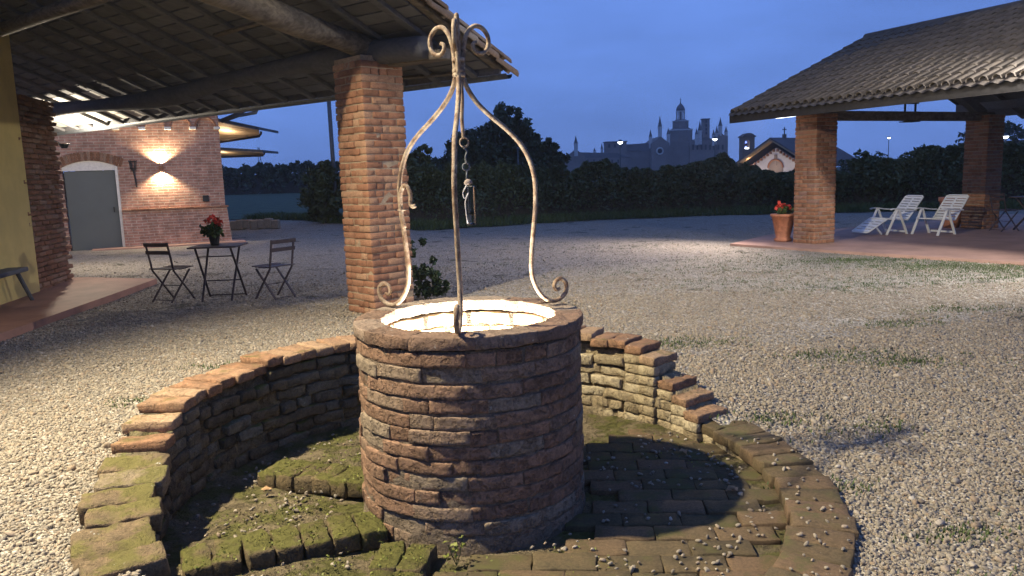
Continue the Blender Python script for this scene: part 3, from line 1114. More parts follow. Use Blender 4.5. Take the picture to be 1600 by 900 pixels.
# mortar and rubble core following the profile
for a_hi, a_lo, mt_ in ((217, 92, M['ring_mortar']), (92, -60, M['sandy_mortar'])):
    v, f = [], []
    angs = np.arange(a_hi, a_lo - 0.1, -1.0)
    prof_n = 13
    for a in angs:
        A_ = R(a)
        tz = min(top_z(min(217, a + 0.8)), top_z(a), top_z(a - 0.8)) - (0.085 if a > 186 else 0.056)
        sect = [(1.672, FLOOR - 0.06), (1.676, FLOOR + 0.10), (1.68, FLOOR + 0.2), (1.685, 0.1), (1.69, 0.2), (1.70, 0.4), (1.72, 9), (1.80, 9), (1.87, 9), (1.90, 0.3), (1.90, 0.15), (1.905, 0.0), (1.91, -0.2)]
        for r, z in sect:
            z = min(z, tz)
            p = Vector((math.cos(A_) * r, math.sin(A_) * r, z))
            k = 0.014 * noise.noise(p * 11) + 0.010 * noise.noise(p * 27)
            v.append((WX + math.cos(A_) * (r + k), WY + math.sin(A_) * (r + k), z + k * 0.4))
    for i in range(len(angs) - 1):
        for j in range(prof_n - 1):
            q = i * prof_n + j
            f.append((q, q + prof_n, q + prof_n + 1, q + 1))
    f.append(tuple(range(prof_n)))
    f.append(tuple((len(angs) - 1) * prof_n + j for j in range(prof_n))[::-1])
    place('rubble_core', new_mesh('rubble_core', v, f, mt_, True), None, ring_w)

# ================================================================== BRICK PILLARS
def pillar(name, label, base, rz, side, height, course, brickL, mat, mortar, seed, lenrough=0.010, group=None, stack=2, jit=0.006):
    """square pillar of single bricks laid round a mortar core"""
    root = thing(name, label, 'pillar', base, rz, group)
    rp = random.Random(seed)
    h = side / 2
    th = course - 0.014
    dep = 0.12
    core = MB()
    seg = int(height / 0.12)
    v_, f_ = [], []
    nn = 8
    for i in range(seg + 1):
        z = height * i / seg
        q = h - 0.011
        ring_ = [(-q, -q), (0, -q), (q, -q), (q, 0), (q, q), (0, q), (-q, q), (-q, 0)]
        for x, y in ring_:
            v_.append((x + 0.004 * rp.uniform(-1, 1), y + 0.004 * rp.uniform(-1, 1), z))
    for i in range(seg):
        for j in range(nn):
            j2 = (j + 1) % nn
            f_.append((i * nn + j, i * nn + j2, (i + 1) * nn + j2, (i + 1) * nn + j))
    f_.append(tuple(seg * nn + j for j in range(nn)))
    core.add(v_, f_)
    core.build('mortar_core', mortar, root, local=True)
    inner = side - dep
    la = (inner - 0.012 * stack) / stack
    ms = [brick_mesh('brick', la + 0.004 * k, dep, th, seed * 31 + k, mat, rough=lenrough * 0.6, segs=(3, 1, 1), edge=0.004) for k in range(5)]
    mh = [brick_mesh('brick', la * 0.46, dep, th, seed * 37 + k, mat, rough=lenrough * 0.6, segs=(2, 1, 1), edge=0.004) for k in range(3)]
    nco = int(height / course)
    for c in range(nco):
        z = (c + 0.5) * course
        for sd in range(4):
            ang_ = sd * PI / 2
            x0 = -h + (0 if c % 2 else dep) + (0.0 if c % 2 else 0.006)
            x1 = h - (dep + 0.006 if c % 2 else 0)
            # the side runs from x0 to x1 at y = -h
            pieces = [la] * stack
            if rp.random() < 0.35:
                k = rp.randrange(stack)
                pieces = pieces[:k] + [la * 0.46, la * 0.46] + pieces[k + 1:]
            tot = sum(pieces)
            gap = (x1 - x0 - tot) / len(pieces)
            x = x0 + gap / 2
            for pl in pieces:
                xc = x + pl / 2
                yc = -h + dep / 2 + rp.uniform(-jit, jit)
                Ml = rot_z(ang_) @ Matrix.Translation((xc, yc, z + rp.uniform(-0.003, 0.003))) @ Matrix.Rotation(rp.uniform(-0.015, 0.015), 4, 'Z') @ Matrix.Rotation(rp.uniform(-0.015, 0.015), 4, 'Y')
                o = bpy.data.objects.new('brick', (ms[rp.randrange(5)] if pl > la * 0.6 else mh[rp.randrange(3)]))
                C.objects.link(o)
                o.matrix_basis = Ml
                o.parent = root
                x += pl + gap
    return root


AX = R(44)
pillar('brick_pillar', 'weathered red brick pillar carrying the old portico roof behind the well', (-1.63, 9.42, 0), AX, 0.585, 3.02, 0.0825, 0.27, M['pillar_brick'], M['pillar_mortar'], 3, stack=2, lenrough=0.012, jit=0.009)

# ================================================================== OLD PORTICO
P0 = Vector((-0.10, 9.66, 2.86))
U = Vector((-0.8, 0.6, 0))
V = Vector((-0.6, -0.8, 0))
SL = 0.40


def RP(u, s, dz=0.0):
    return P0 + U * u + V * s + Vector((0, 0, SL * s + dz))


NRM = Vector((-SL * V.x, -SL * V.y, 1)).normalized()
port = thing('portico_roof', 'old timber portico roof with dark rafters and worn roof tiles', 'roof', (-4.5, 9.5, 2.6))
SR = 4.9
UL = 13.5
# boards between rafters
bd = 0
s0 = 0.12
while s0 < SR:
    wdt = 0.19
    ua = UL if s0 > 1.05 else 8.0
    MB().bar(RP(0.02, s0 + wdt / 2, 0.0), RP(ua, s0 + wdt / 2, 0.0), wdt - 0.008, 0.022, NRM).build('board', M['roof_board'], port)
    if ua < UL:      # far eave boards in a pale colour that stands in for lamplight
        MB().bar(RP(ua + 0.01, s0 + wdt / 2, 0.0), RP(UL, s0 + wdt / 2, 0.0), wdt - 0.004, 0.022, NRM).build('lit_tone_board', M['white_trim'], port)
    s0 += wdt
u0 = 0.30
k = 0
while u0 < UL:
    big = k % 5 == 2
    wd, hh = (0.09, 0.055)
    m = MB()
    jit = rr.uniform(-0.03, 0.03)
    m.bar(RP(u0, 0.05, -0.042), RP(u0 + jit, SR, -0.042), wd + rr.uniform(-0.01, 0.015), hh, NRM, 0.008)
    m.build('rafter', M['dark_wood'], port)
    u0 += 0.62
    k += 1
# principal log running up from the pillar head
PLu, PLs = 0.5, 1.05
_h = RP(1.0, 1.0, 0)
logp = [Vector((_h.x, _h.y, 3.10)) + V * d_ + Vector((0, 0, 0.16 * d_)) for d_ in (-0.25, 0.6, 1.6, 2.8, 4.2)]
MB().tube(smooth_path(logp, 5), [0.135 + 0.012 * math.sin(i * 0.9) for i in range(21)], 12).build('principal_log', M['old_beam'], port, True)
# eave beam (crooked log) on the pillars
bp = []
for i in range(14):
    u = 0.1 + i * 0.98
    bp.append(RP(u, 1.15, 0) + Vector((0, 0, -0.28 + 0.05 * math.sin(i * 0.8) - 0.035 * (i > 4))))
MB().tube(smooth_path(bp, 4), [0.125 + 0.02 * math.sin(i * 0.35) for i in range(53)], 10).build('eave_beam', M['dark_wood'], port, True)
for s1 in (2.9,):
    MB().tube([RP(0.05, s1, -0.17), RP(5, s1 + 0.05, -0.19), RP(UL, s1, -0.18)], [0.08, 0.09, 0.085], 9).build('purlin', M['dark_wood'] if s1 > 3 else M['old_beam'], port, True)
# short bearer blocks on the pillar head
MB().bar(RP(-0.05, 1.0, -0.30), RP(0.75, 1.02, -0.31), 0.20, 0.10, (0, 0, 1), 0.012).build('bearer_block', M['old_beam'], port)
MB().bar(RP(0.05, 0.86, -0.20), RP(0.62, 0.86, -0.20), 0.16, 0.11, (0, 0, 1), 0.012).build('bearer_block', M['old_beam'], port)
MB().bar(RP(0.55, 0.2, -0.06), RP(1.6, 0.28, -0.06), 0.05, 0.03, NRM).build('batten', M['old_beam'], port)
MB().bar(RP(1.7, 1.9, -0.15), RP(3.0, 1.86, -0.15), 0.05, 0.03, NRM).build('batten', M['old_beam'], port)


def half_pipe(name, L_, r0, r1, th, mat, n=7, sign=1, arc=PI):
    """barrel tile along +x, convex up (sign 1)"""
    v_, f_ = [], []
    for side in (0, 1):
        for e, (x, r) in enumerate(((-L_ / 2, r0), (L_ / 2, r1))):
            for j in range(n):
                a_ = (PI - arc) / 2 + arc * j / (n - 1)
                q = r - side * th
                v_.append((x, q * math.cos(a_), sign * q * math.sin(a_)))
    def ix(side, e, j):
        return side * 2 * n + e * n + j
    for j in range(n - 1):
        f_.append((ix(0, 0, j), ix(0, 1, j), ix(0, 1, j + 1), ix(0, 0, j + 1)))
        f_.append((ix(1, 0, j), ix(1, 0, j + 1), ix(1, 1, j + 1), ix(1, 1, j)))
        for e in (0, 1):
            f_.append((ix(0, e, j), ix(0, e, j + 1), ix(1, e, j + 1), ix(1, e, j)))
    for e_ in (0, n - 1):
        f_.append((ix(0, 0, e_), ix(1, 0, e_), ix(1, 1, e_), ix(0, 1, e_)))
    return new_mesh(name, v_, f_, mat, True)


def frame_mat(pos, xdir, nrm):
    x = Vector(xdir).normalized()
    z = Vector(nrm)
    z = (z - x * z.dot(x)).normalized()
    y = z.cross(x)
    Mm = Matrix((x, y, z)).transposed().to_4x4()
    Mm.translation = pos
    return Mm


SD = (V + Vector((0, 0, SL))).normalized()      # up the slope
tl = half_pipe('roof_tile', 0.46, 0.098, 0.078, 0.016, M['tile_old'])
# tiles: barrel covers in a few columns nearest the gable edge, the rest as one field
ntile = 0
for colm in range(0, 7):
    for row in range(0, 12):
        u = 0.06 + colm * 0.22 + rr.uniform(-0.012, 0.012)
        s = 0.10 + row * 0.385
        pos = RP(u, s, 0.075 + rr.uniform(-0.006, 0.008))
        place('roof_tile', tl, frame_mat(pos, SD + U * rr.uniform(-0.04, 0.04) + NRM * -0.03, NRM), port)
m = MB()
nn = 8
base = [(p.co.x, p.co.y, p.co.z) for p in tl.vertices]
fcs = [tuple(p.vertices) for p in tl.polygons]
for colm in range(7, 61):
    for row in range(0, 12):
        Mm = frame_mat(RP(0.06 + colm * 0.22, 0.10 + row * 0.385, 0.078), SD - NRM * 0.03, NRM)
        m.add([Mm @ Vector(p) for p in base], fcs)
stuff(m.build('tile_field', M['tile_old'], port))
# under tiles (channels) closing the roof
MB().bar(RP(-0.04, -0.02, 0.03), RP(-0.04, SR, 0.03), 0.10, 0.05, NRM, 0.01).build('verge_board', M['old_beam'], port)
vt = half_pipe('verge_tile', 0.46, 0.092, 0.075, 0.016, M['tile_old'], arc=PI * 0.95)
for row in range(12):
    place('verge_tile', vt, frame_mat(RP(-0.10, 0.02 + row * 0.385, 0.03 + 0.012 * (row % 2)), SD + U * rr.uniform(-0.05, 0.05) - NRM * 0.04, NRM - U * 0.35), port)
    place('verge_tile', vt, frame_mat(RP(-0.02, 0.05 + row * 0.385, 0.14 + rr.uniform(0, 0.03)), SD + U * rr.uniform(-0.06, 0.06), NRM), port)
MB().bar(RP(-0.08, 0.035, 0.03), RP(UL, 0.035, 0.03), 0.03, 0.15, (0, 0, 1)).build('eave_board', M['dark_wood'], port)
# eave gutter
gp = []
m = MB()
v_, f_ = [], []
ng = 7
for i, u in enumerate((-0.15, UL)):
    for j in range(ng):
        a_ = PI + PI * j / (ng - 1)
        off_ = V * (-0.05 + 0.06 * math.cos(a_))
        v_.append(RP(u, 0, -0.03) + off_ + Vector((0, 0, 0.06 * math.sin(a_))))
for j in range(ng - 1):
    f_.append((j, j + 1, ng + j + 1, ng + j))
m.add(v_, f_)
m.build('gutter', M['lead'], port)
# floodlight on a pole left of the picture: it throws the hard shadow of the well
fl = thing('floodlight_pole', 'warm floodlight on a tall pole left of the well', 'floodlight', (-5.0, 3.1, 0))
FLP = Vector((-4.62, 3.17, 6.5))
MB().tube([(-5.0, 3.1, 0), (-5.0, 3.1, 6.4), (-4.95, 3.11, 6.62), (-4.7, 3.15, 6.68)], 0.05, 10).build('pole', M['black_iron'], fl, True)
MB().box(FLP + Vector((-0.06, 0, 0.13)), (0.34, 0.3, 0.08), Matrix.Rotation(0.6, 3, 'Y'), 0.01).build('housing', M['black_iron'], fl)
MB().box(FLP + Vector((-0.03, 0, 0.08)), (0.28, 0.24, 0.012), Matrix.Rotation(0.6, 3, 'Y')).build('lens', M['lamp_white'], fl)
lamp('flood_light', 'SPOT', FLP, 10600, (1.0, 0.88, 0.63), fl, 0.12, (3.0, 3.3, 0), 122, 0.62)

# yellow plastered wall with brick end pier, under the portico
D2 = Vector((-0.195, 0.98, 0)).normalized()
N2 = Vector((0.98, 0.195, 0))
W1 = Vector((-7.22, 11.62, 0.0))
yw = thing('yellow_wall', 'yellow plastered wall under the portico at the left edge', 'wall', W1 - D2 * 3)
MB().prism([W1 + N2 * 0.022, W1 - D2 * 9.5 + N2 * 0.022, W1 - D2 * 9.5 - N2 * 0.42, W1 - N2 * 0.42], (0, 0, 4.2)).build('plaster', M['yellow'], yw)
pier = thing('brick_pier', 'dark rough brick pier at the end of the yellow wall', 'pillar', W1 + D2 * 0.62)
PH, PC = 3.05, 0.079
PX = 0.27
MB().box(W1 + D2 * (0.62 + PX / 2) - N2 * 0.30 + Vector((0, 0, PH / 2)), (0.50, 1.20 + PX, PH), Matrix.Rotation(math.atan2(N2.y, N2.x), 3, 'Z')).build('mortar_core', M['pillar_mortar'], pier)
pb = variants('brick', 6, 0.265, 0.12, 0.065, M['pier_brick'], 700, lenvar=0.1, rough=0.011, segs=(3, 1, 1), edge=0.011)
az2 = math.atan2(D2.y, D2.x)
for c in range(int(PH / PC)):
    z = 0.04 + (c + 0.5) * PC
    o_ = (0.0 if c % 2 else 0.138)
    for i in range(6):
        d_ = 0.02 + o_ + i * 0.278
        if d_ > 1.26 + PX:
            continue
        p = W1 + D2 * (d_ + 0.0 + rr.uniform(-0.012, 0.012) + (rr.uniform(-0.05, 0.03) if i == 5 - (c % 2 == 0) else 0)) - N2 * (0.05 + rr.uniform(-0.012, 0.012)) + Vector((0, 0, z))
        place('brick', pb[rr.randrange(6)], Matrix.Translation(p) @ rot_z(az2 + rr.uniform(-0.03, 0.03)), pier)
    # ends towards the courtyard, on the far side
    p = W1 + D2 * (1.24 + PX + rr.uniform(-0.02, 0.02)) - N2 * (0.28 + rr.uniform(-0.03, 0.03)) + Vector((0, 0, z))
    place('brick', pb[rr.randrange(6)], Matrix.Translation(p) @ rot_z(az2 + PI / 2 + rr.uniform(-0.03, 0.03)), pier)
# lamp on the far side of the pier
pl_ = thing('eave_lamp', 'lamp hung under the portico eave behind the brick pier, lighting the boards white', 'lamp', (-8.55, 15.1, 2.4))
pp = Vector((-8.55, 15.1, 2.40))
MB().lathe([(0.0, 0), (0.05, 0.0), (0.09, 0.08), (0.085, 0.09), (0.0, 0.09)], pp, 12).build('lamp_cup', M['black_iron'], pl_)
MB().bar(pp + Vector((0, 0, 0.04)), pp + Vector((-0.6, -0.75, 0.62)), 0.03, 0.03).build('lamp_arm', M['black_iron'], pl_)
lamp('pier_light', 'POINT', pp + Vector((0.05, 0.1, 0.2)), 420, (1.0, 0.86, 0.66), pl_, 0.05)

# portico lamp lighting the yellow wall softly
pw = thing('portico_lamp', 'small bulkhead lamp under the portico rafters', 'lamp', (-5.6, 7.4, 3.2))
MB().lathe([(0.0, 0.0), (0.09, 0.01), (0.1, 0.05), (0.1, 0.07), (0.0, 0.07)], (-5.6, 7.4, 3.14), 14).build('lamp_body', M['lamp_warm'], pw)
lamp('portico_light', 'SPOT', (-5.6, 7.4, 3.0), 70, (1.0, 0.85, 0.62), pw, 0.08, (-7.4, 9.6, 0.6), 95, 0.6)

# ================================================================== BRICK HOUSE
HA = math.atan2(0.41, 0.912)
house = thing('brick_house', 'brick outbuilding with corbel arches, grey door and lit wall', 'building', (-8.01, 21.82, 0), HA)


def hl_(name, mb, mat, parent=house, smooth=False):
    return mb.build(name, mat, parent, smooth, local=True)


HT = 4.6
# wall with a door opening (local x along the wall, wall faces -y)
DX0, DX1, DTOP = -3.92, -2.62, 2.18
wall = MB()
wall.prism([(DX1, 0, 0), (0, 0, 0), (0, 0, HT), (DX1, 0, HT)], (0, 0.4, 0))
wall.prism([(-9, 0, 0), (DX0, 0, 0), (DX0, 0, HT), (-9, 0, HT)], (0, 0.4, 0))
arc_pts = [(DX0 + (DX1 - DX0) * i / 10, 0, DTOP + 0.17 * (1 - (2 * i / 10 - 1) ** 2)) for i in range(11)]
wall.prism(arc_pts + [(DX1, 0, HT), (DX0, 0, HT)], (0, 0.4, 0))
wall.prism([(-0.4, 0.4, 0), (0, 0.4, 0), (0, 7, 0), (-0.4, 7, 0)], (0, 0, HT))
hl_('wall', wall, M['house_brick'])
pl2 = MB()
pl2.prism([(DX1 + 0.02, -0.005, 0), (0.06, -0.10, 0), (0.02, -0.03, 1.0), (DX1 + 0.02, -0.005, 1.0)], (0, 0.04, 0))
pl2.v = []
pl2.f = []
pl2.add([(DX1, -0.09, 0), (0.10, -0.09, 0), (0.10, 7, 0), (DX1, -0.003, 0), (DX1, -0.035, 0.99), (0.035, -0.035, 0.99), (0.035, 7, 0.99), (DX1, -0.003, 0.99)],
        [(0, 1, 5, 4), (1, 2, 6, 5), (4, 5, 6, 7), (0, 4, 7, 3)])
hl_('plinth', pl2, M['house_brick'])
for i in range(12):
    x0 = DX1 + 0.0 + i * (2.7 / 12)
    hl_('ledge_brick', MB().box((x0 + 0.1125, -0.045, 1.015), (0.218, 0.13, 0.05), None, 0.006), M['pillar_brick'])
dr = hl_('door', MB().box(((DX0 + DX1) / 2, 0.10, 1.04), (1.22, 0.05, 2.08), None, 0.004), M['door_grey'])
hl_('handle', MB().box((DX1 - 0.18, 0.05, 1.05), (0.03, 0.06, 0.14), None, 0.005), M['black_iron'], dr)
hl_('door_jamb', MB().box((DX1 - 0.035, 0.05, 1.10), (0.066, 0.09, 2.2), None, 0.004), M['white_trim'])
lun = MB().prism([(x, 0.03, z - 0.004) for x, _, z in arc_pts] + [(DX1, 0.03, 2.09), (DX0, 0.03, 2.09)], (0, 0.06, 0))
hl_('lunette', lun, M['white_trim'])
vm = new_mesh('voussoir', MB().box((0, 0, 0.11), (0.062, 0.06, 0.23), None, 0.006).v, MB().box((0, 0, 0.11), (0.062, 0.06, 0.23), None, 0.006).f, M['pier_brick'])
for i in range(21):
    tq = i / 20
    x = DX0 - 0.06 + (DX1 - DX0 + 0.12) * tq
    z = DTOP + 0.17 * (1 - (2 * tq - 1) ** 2) + 0.005
    o = bpy.data.objects.new('voussoir', vm)
    C.objects.link(o)
    o.parent = house
    o.location = (x, -0.006, z)
    o.rotation_euler = (0, (tq - 0.5) * 0.75, 0)
# corbel table: white corbel blocks, brick arches between them
for i in range(7):
    x = -0.03 - i * 0.63
    hl_('corbel', MB().box((x - 0.02, -0.06, 3.17), (0.17, 0.13, 0.075), None, 0.008), M['white_trim'])
for i in range(7):
    xc = -0.345 - i * 0.63
    m = MB()
    pts_o, pts_i = [], []
    for k in range(13):
        a_ = PI * k / 12
        pts_i.append((xc + 0.235 * math.cos(a_), -0.075, 3.21 + 0.235 * math.sin(a_)))
    # the arch's spandrel panel: from the arc up to the band
    poly = pts_i[::-1] + [(xc + 0.3145, -0.075, 3.21), (xc + 0.3145, -0.075, 3.58), (xc - 0.3145, -0.075, 3.58), (xc - 0.3145, -0.075, 3.21)]
    m.prism(poly, (0, 0.077, 0))
    hl_('corbel_arch', m, M['house_brick'])
    m = MB()
    m.tube([(xc + 0.262 * math.cos(PI * k / 12), -0.078, 3.21 + 0.262 * math.sin(PI * k / 12)) for k in range(13)], 0.028, 4)
    hl_('arch_ring', m, M['pav_brick'])
hl_('top_band', MB().box((-4.5, 0.1, 3.9), (9.04, 0.36, 0.62)), M['house_brick'])
# roof behind
hl_('roof', MB().prism([(-9.2, -0.5, 4.55), (0.4, -0.5, 4.55), (0.4, 7.2, 6.2), (-9.2, 7.2, 6.2)], (0, 0, 0.15)), M['tile_old'])
# small black junction box
bxo = tag(MB().box(Vector((-8.01, 21.82, 1.25)) + Matrix.Rotation(HA, 3, 'Z') @ Vector((-0.5, -0.05, 0)), (0.16, 0.09, 0.17), Matrix.Rotation(HA, 3, 'Z'), 0.01).build('junction_box', M['black_iron']), 'small black box fixed on the brick house wall above the ledge', 'box')


def hw(x, y, z):
    return Vector((-8.01, 21.82, 0)) + Matrix.Rotation(HA, 3, 'Z') @ Vector((x, y, z))


# up-and-down wall lamp
wl2 = thing('wall_lamp', 'up-and-down lamp glowing on the brick house wall', 'lamp', hw(-1.56, -0.06, 2.1), HA)
MB().box(hw(-1.56, -0.07, 2.12), (0.12, 0.12, 0.10), Matrix.Rotation(HA, 3, 'Z'), 0.008).build('lamp_body', M['pier_brick'], wl2)
for dz, zz in ((1, 2.19), (-1, 2.05)):
    lamp('wall_lamp_beam', 'SPOT', hw(-1.56, -0.11, zz), 260, (1.0, 0.80, 0.52), wl2, 0.02, hw(-1.56, -0.03, zz + dz * 2.0), 126, 0.55)
# iron torch holder
th_ = thing('torch_holder', 'black iron torch holder beside the grey door', 'torch holder', hw(-2.24, -0.05, 1.7), HA)
MB().tube([hw(-2.20, -0.06, 1.62), hw(-2.23, -0.10, 2.0), hw(-2.24, -0.11, 2.1)], [0.02, 0.025, 0.03], 8).build('stem', M['black_iron'], th_)
m = MB()
for k in range(6):
    a_ = k * PI / 3
    m.tube([hw(-2.24 + 0.05 * math.cos(a_), -0.11 + 0.05 * math.sin(a_), 2.06), hw(-2.24 + 0.09 * math.cos(a_), -0.11 + 0.09 * math.sin(a_), 2.33)], 0.012, 5)
for z in (2.12, 2.3):
    m.tube([hw(-2.24 + 0.075 * math.cos(q), -0.11 + 0.075 * math.sin(q), z) for q in np.linspace(0, 2 * PI, 13)], 0.012, 5)
m.build('basket', M['black_iron'], th_)


# canopies projecting from the side of the house
def canopy(label, px0, px1, ytop0, ytop1, ybot0, ybot1, Y, dep):
    a0, a1 = at(px0, ytop0, Y), at(px1, ytop1, Y)
    b0, b1 = at(px0, ybot0, Y), at(px1, ybot1, Y)
    c = thing('canopy', label, 'canopy', (a0.x, Y, b0.z), 0, 'canopies on the house side')
    d = Vector((0, dep, 0))
    th = 0.07
    MB().prism([a0, a1, a1 + Vector((0, 0, 0.09)), a0 + Vector((0, 0, 0.09))], d).build('roof_sheet', M['lead'], c)
    n_ = 7
    for i in range(n_):
        t0, t1 = i / n_, (i + 0.93) / n_
        e0, e1 = at(px0, ybot0, Y + dep), at(px1, ybot1, Y + dep)
        q0_, q1_, q2_, q3_ = a0.lerp(e0, t0), a1.lerp(e1, t0), a1.lerp(e1, t1), a0.lerp(e0, t1)
        MB().prism([q0_, q1_, q2_, q3_], (0, 0, -0.03)).build('plank', M['larch'], c)
    MB().tube([b0, b1, b1 + Vector((0.06, 0, 0.08)), a1 + Vector((0.06, 0, -0.05))], 0.04, 8).build('gutter_pipe', M['copper'], c, True)
    return c


c1 = canopy('upper timber canopy with lit boards beside the brick house', 330, 405, 187, 203, 224, 213, 26.5, 2.2)
lamp('canopy_light', 'POINT', at(352, 214, 27.2), 34, (1.0, 0.80, 0.55), c1, 0.05)
c2 = canopy('lower timber canopy with lit edge beside the brick house', 330, 411, 233, 238, 246, 243, 30, 2.0)
lamp('canopy_light', 'POINT', at(347, 246, 30.4), 16, (1.0, 0.80, 0.55), c2, 0.05)
dp = thing('rain_pipe', 'dark bracketed rain pipe at the top of the brick house corner', 'pipe', at(350, 190, 24))
MB().tube([at(346, 188, 24), at(385, 172, 24), at(398, 172, 24), at(402, 160, 24)], 0.05, 8).build('pipe', M['lead'], dp, True)
MB().tube([at(346, 190, 24), at(372, 181, 24), at(400, 176, 24), at(404, 166, 24)], 0.05, 8).build('pipe', M['lead'], dp, True)

# low masonry remains by the house
lw = thing('low_wall', 'low broken stone wall beyond the brick house corner', 'wall', at(395, 360, 27).xy.to_3d())
for i in range(7):
    q = at(365 + i * 11, 352, 27.5 - 0.0 * i)
    MB().box((q.x, q.y, 0.16 + 0.02 * (i % 3)), (0.27, 0.3, 0.32 + 0.04 * (i % 2)), Matrix.Rotation(rr.uniform(-0.1, 0.1), 3, 'Z'), 0.03).build('stone', M['pav_mortar'], lw)

# ================================================================== RIGHT PAVILION
A_AX = Vector((0.91, 0.4147, 0))
B_AX = Vector((-0.4147, 0.91, 0))
E0 = Vector((4.72, 16.5, 2.67))
MS = 0.436


def PP(q, t, dz=0.0):
    """q across from the left eave, t along the eave towards the viewer"""
    zz = MS * q if q <= 3.97 else MS * (2 * 3.97 - q)
    return E0 + A_AX * q - B_AX * t + Vector((0, 0, zz + dz))


pav = thing('pavilion_roof', 'tiled gable roof of the open pavilion on the right', 'roof', (8.5, 15.5, 2.6))
QR, TL = 3.97, 9.5
SDp = (A_AX + Vector((0, 0, MS))).normalized()
NP = (Vector((0, 0, 1)) - A_AX * MS).normalized()
NP2 = (Vector((0, 0, 1)) + A_AX * MS).normalized()
MB().prism([PP(0, 0), PP(QR, 0), PP(QR, TL), PP(0, TL)], (0, 0, 0.05)).build('deck', M['roof_board'], pav)
MB().prism([PP(QR, 0), PP(2 * QR, 0), PP(2 * QR, TL), PP(QR, TL)], (0, 0, 0.05)).build('deck', M['roof_board'], pav)
ptile = half_pipe('roof_tile', 0.44, 0.078, 0.066, 0.014, M['tile_pav'], n=7)
slope_len = QR * math.sqrt(1 + MS * MS)
tiles = []
for colm in range(int(TL / 0.2)):
    for row in range(13):
        q = (0.02 + row * 0.345) / slope_len * QR
        p = PP(q + 0.19, 0.06 + colm * 0.2, 0.085)
        tiles.append(((p - Vector((0, 0, 1.6))).length, p, row))
vis = []
for d_, p, row in tiles:
    rel = p - Vector((0, 0, CAM_H))
    zc = rel.dot(_f)
    px = 800 + 1200 * rel.dot(_right) / zc
    vis.append((px < 1660, -d_))
order = sorted(range(len(tiles)), key=lambda i: (not vis[i][0], tiles[i][0]))
near = set(order[:300])
rest = MB()
bvv = [Vector(p.co) for p in ptile.vertices]
bff = [tuple(p.vertices) for p in ptile.polygons]
for i, (d_, p, row) in enumerate(tiles):
    xd = SDp - NP * 0.035 + B_AX * rr.uniform(-0.015, 0.015)
    Mm = frame_mat(p + Vector((0, 0, rr.uniform(-0.004, 0.004))), xd, NP)
    if i in near:
        place('roof_tile', ptile, Mm, pav)
    else:
        rest.add([Mm @ q for q in bvv], bff)
stuff(rest.build('tile_field', M['tile_pav'], pav))
# channel tiles between covers: one ribbed sheet
v_, f_ = [], []
nc = int(TL / 0.2) * 4
for i in range(nc + 1):
    t_q = i * 0.05
    ph = 0.018 * math.cos(2 * PI * (t_q - 0.06) / 0.2)
    for q in (-0.10, QR):
        v_.append(PP(q, t_q, 0.07 + ph) if q > 0 else E0 + A_AX * q - B_AX * t_q + Vector((0, 0, MS * q + 0.07 + ph)))
for i in range(nc):
    f_.append((2 * i, 2 * i + 1, 2 * i + 3, 2 * i + 2))
place('channel_tiles', new_mesh('channel_tiles', v_, f_, M['tile_pav'], True), None, pav)
rt = half_pipe('ridge_tile', 0.42, 0.13, 0.115, 0.016, M['tile_pav'], n=9)
for i in range(25):
    place('ridge_tile', rt, frame_mat(PP(QR, 0.15 + i * 0.39, 0.045), -B_AX + Vector((0, 0, 0.04)), Vector((0, 0, 1))), pav)
for t_q in np.arange(0.3, TL, 0.85):
    MB().bar(PP(0.02, t_q, -0.06), PP(QR, t_q, -0.06), 0.09, 0.12, NP).build('rafter', M['dark_wood'], pav)
    MB().bar(PP(QR, t_q, -0.06), PP(2 * QR - 0.02, t_q, -0.06), 0.09, 0.12, NP2).build('rafter', M['dark_wood'], pav)
MB().bar(PP(QR, 0.1, -0.2), PP(QR, TL, -0.2), 0.16, 0.22, (0, 0, 1)).build('ridge_beam', M['dark_wood'], pav)
for q in (0.95, 2 * QR - 0.95):
    MB().bar(PP(q, 0.1, -0.2), PP(q, TL, -0.2), 0.16, 0.18, (0, 0, 1)).build('wall_plate', M['dark_wood'], pav)
# fascia on the gable end and eave
MB().bar(PP(-0.02, 0, -0.03), PP(-0.02, TL, -0.03), 0.03, 0.17, (0, 0, 1)).build('fascia_board', M['fascia'], pav)
MB().bar(PP(0, -0.02, 0.02), PP(QR, -0.02, 0.02), 0.03, 0.13, NP).build('barge_board', M['dark_wood'], pav)
MB().bar(PP(QR, -0.02, 0.02), PP(2 * QR, -0.02, 0.02), 0.03, 0.13, NP2).build('barge_board', M['dark_wood'], pav)

P1 = Vector((6.22, 15.72, 0.05))
P2 = Vector((10.98, 17.95, 0.05))
P3 = P1 - B_AX * 5.3
PAZ = math.atan2(A_AX.y, A_AX.x)
p1o = pillar('brick_pillar', 'brick pavilion pillar beside the terracotta flower pot', P1, PAZ, 0.56, 2.58, 0.0806, 0.25, M['pav_brick'], M['pav_mortar'], 8, lenrough=0.005, group='pavilion pillars', jit=0.003)
p2o = copy_tree(p1o)
p2o.location = P2
p2o.rotation_euler = (0, 0, PAZ + PI / 2)
p2o['label'] = 'brick pavilion pillar behind the right sun lounger'
p3o = copy_tree(p1o)
p3o.location = P3
p3o.rotation_euler = (0, 0, PAZ + PI)
p3o['label'] = 'brick pavilion pillar at the near end, right of the picture'
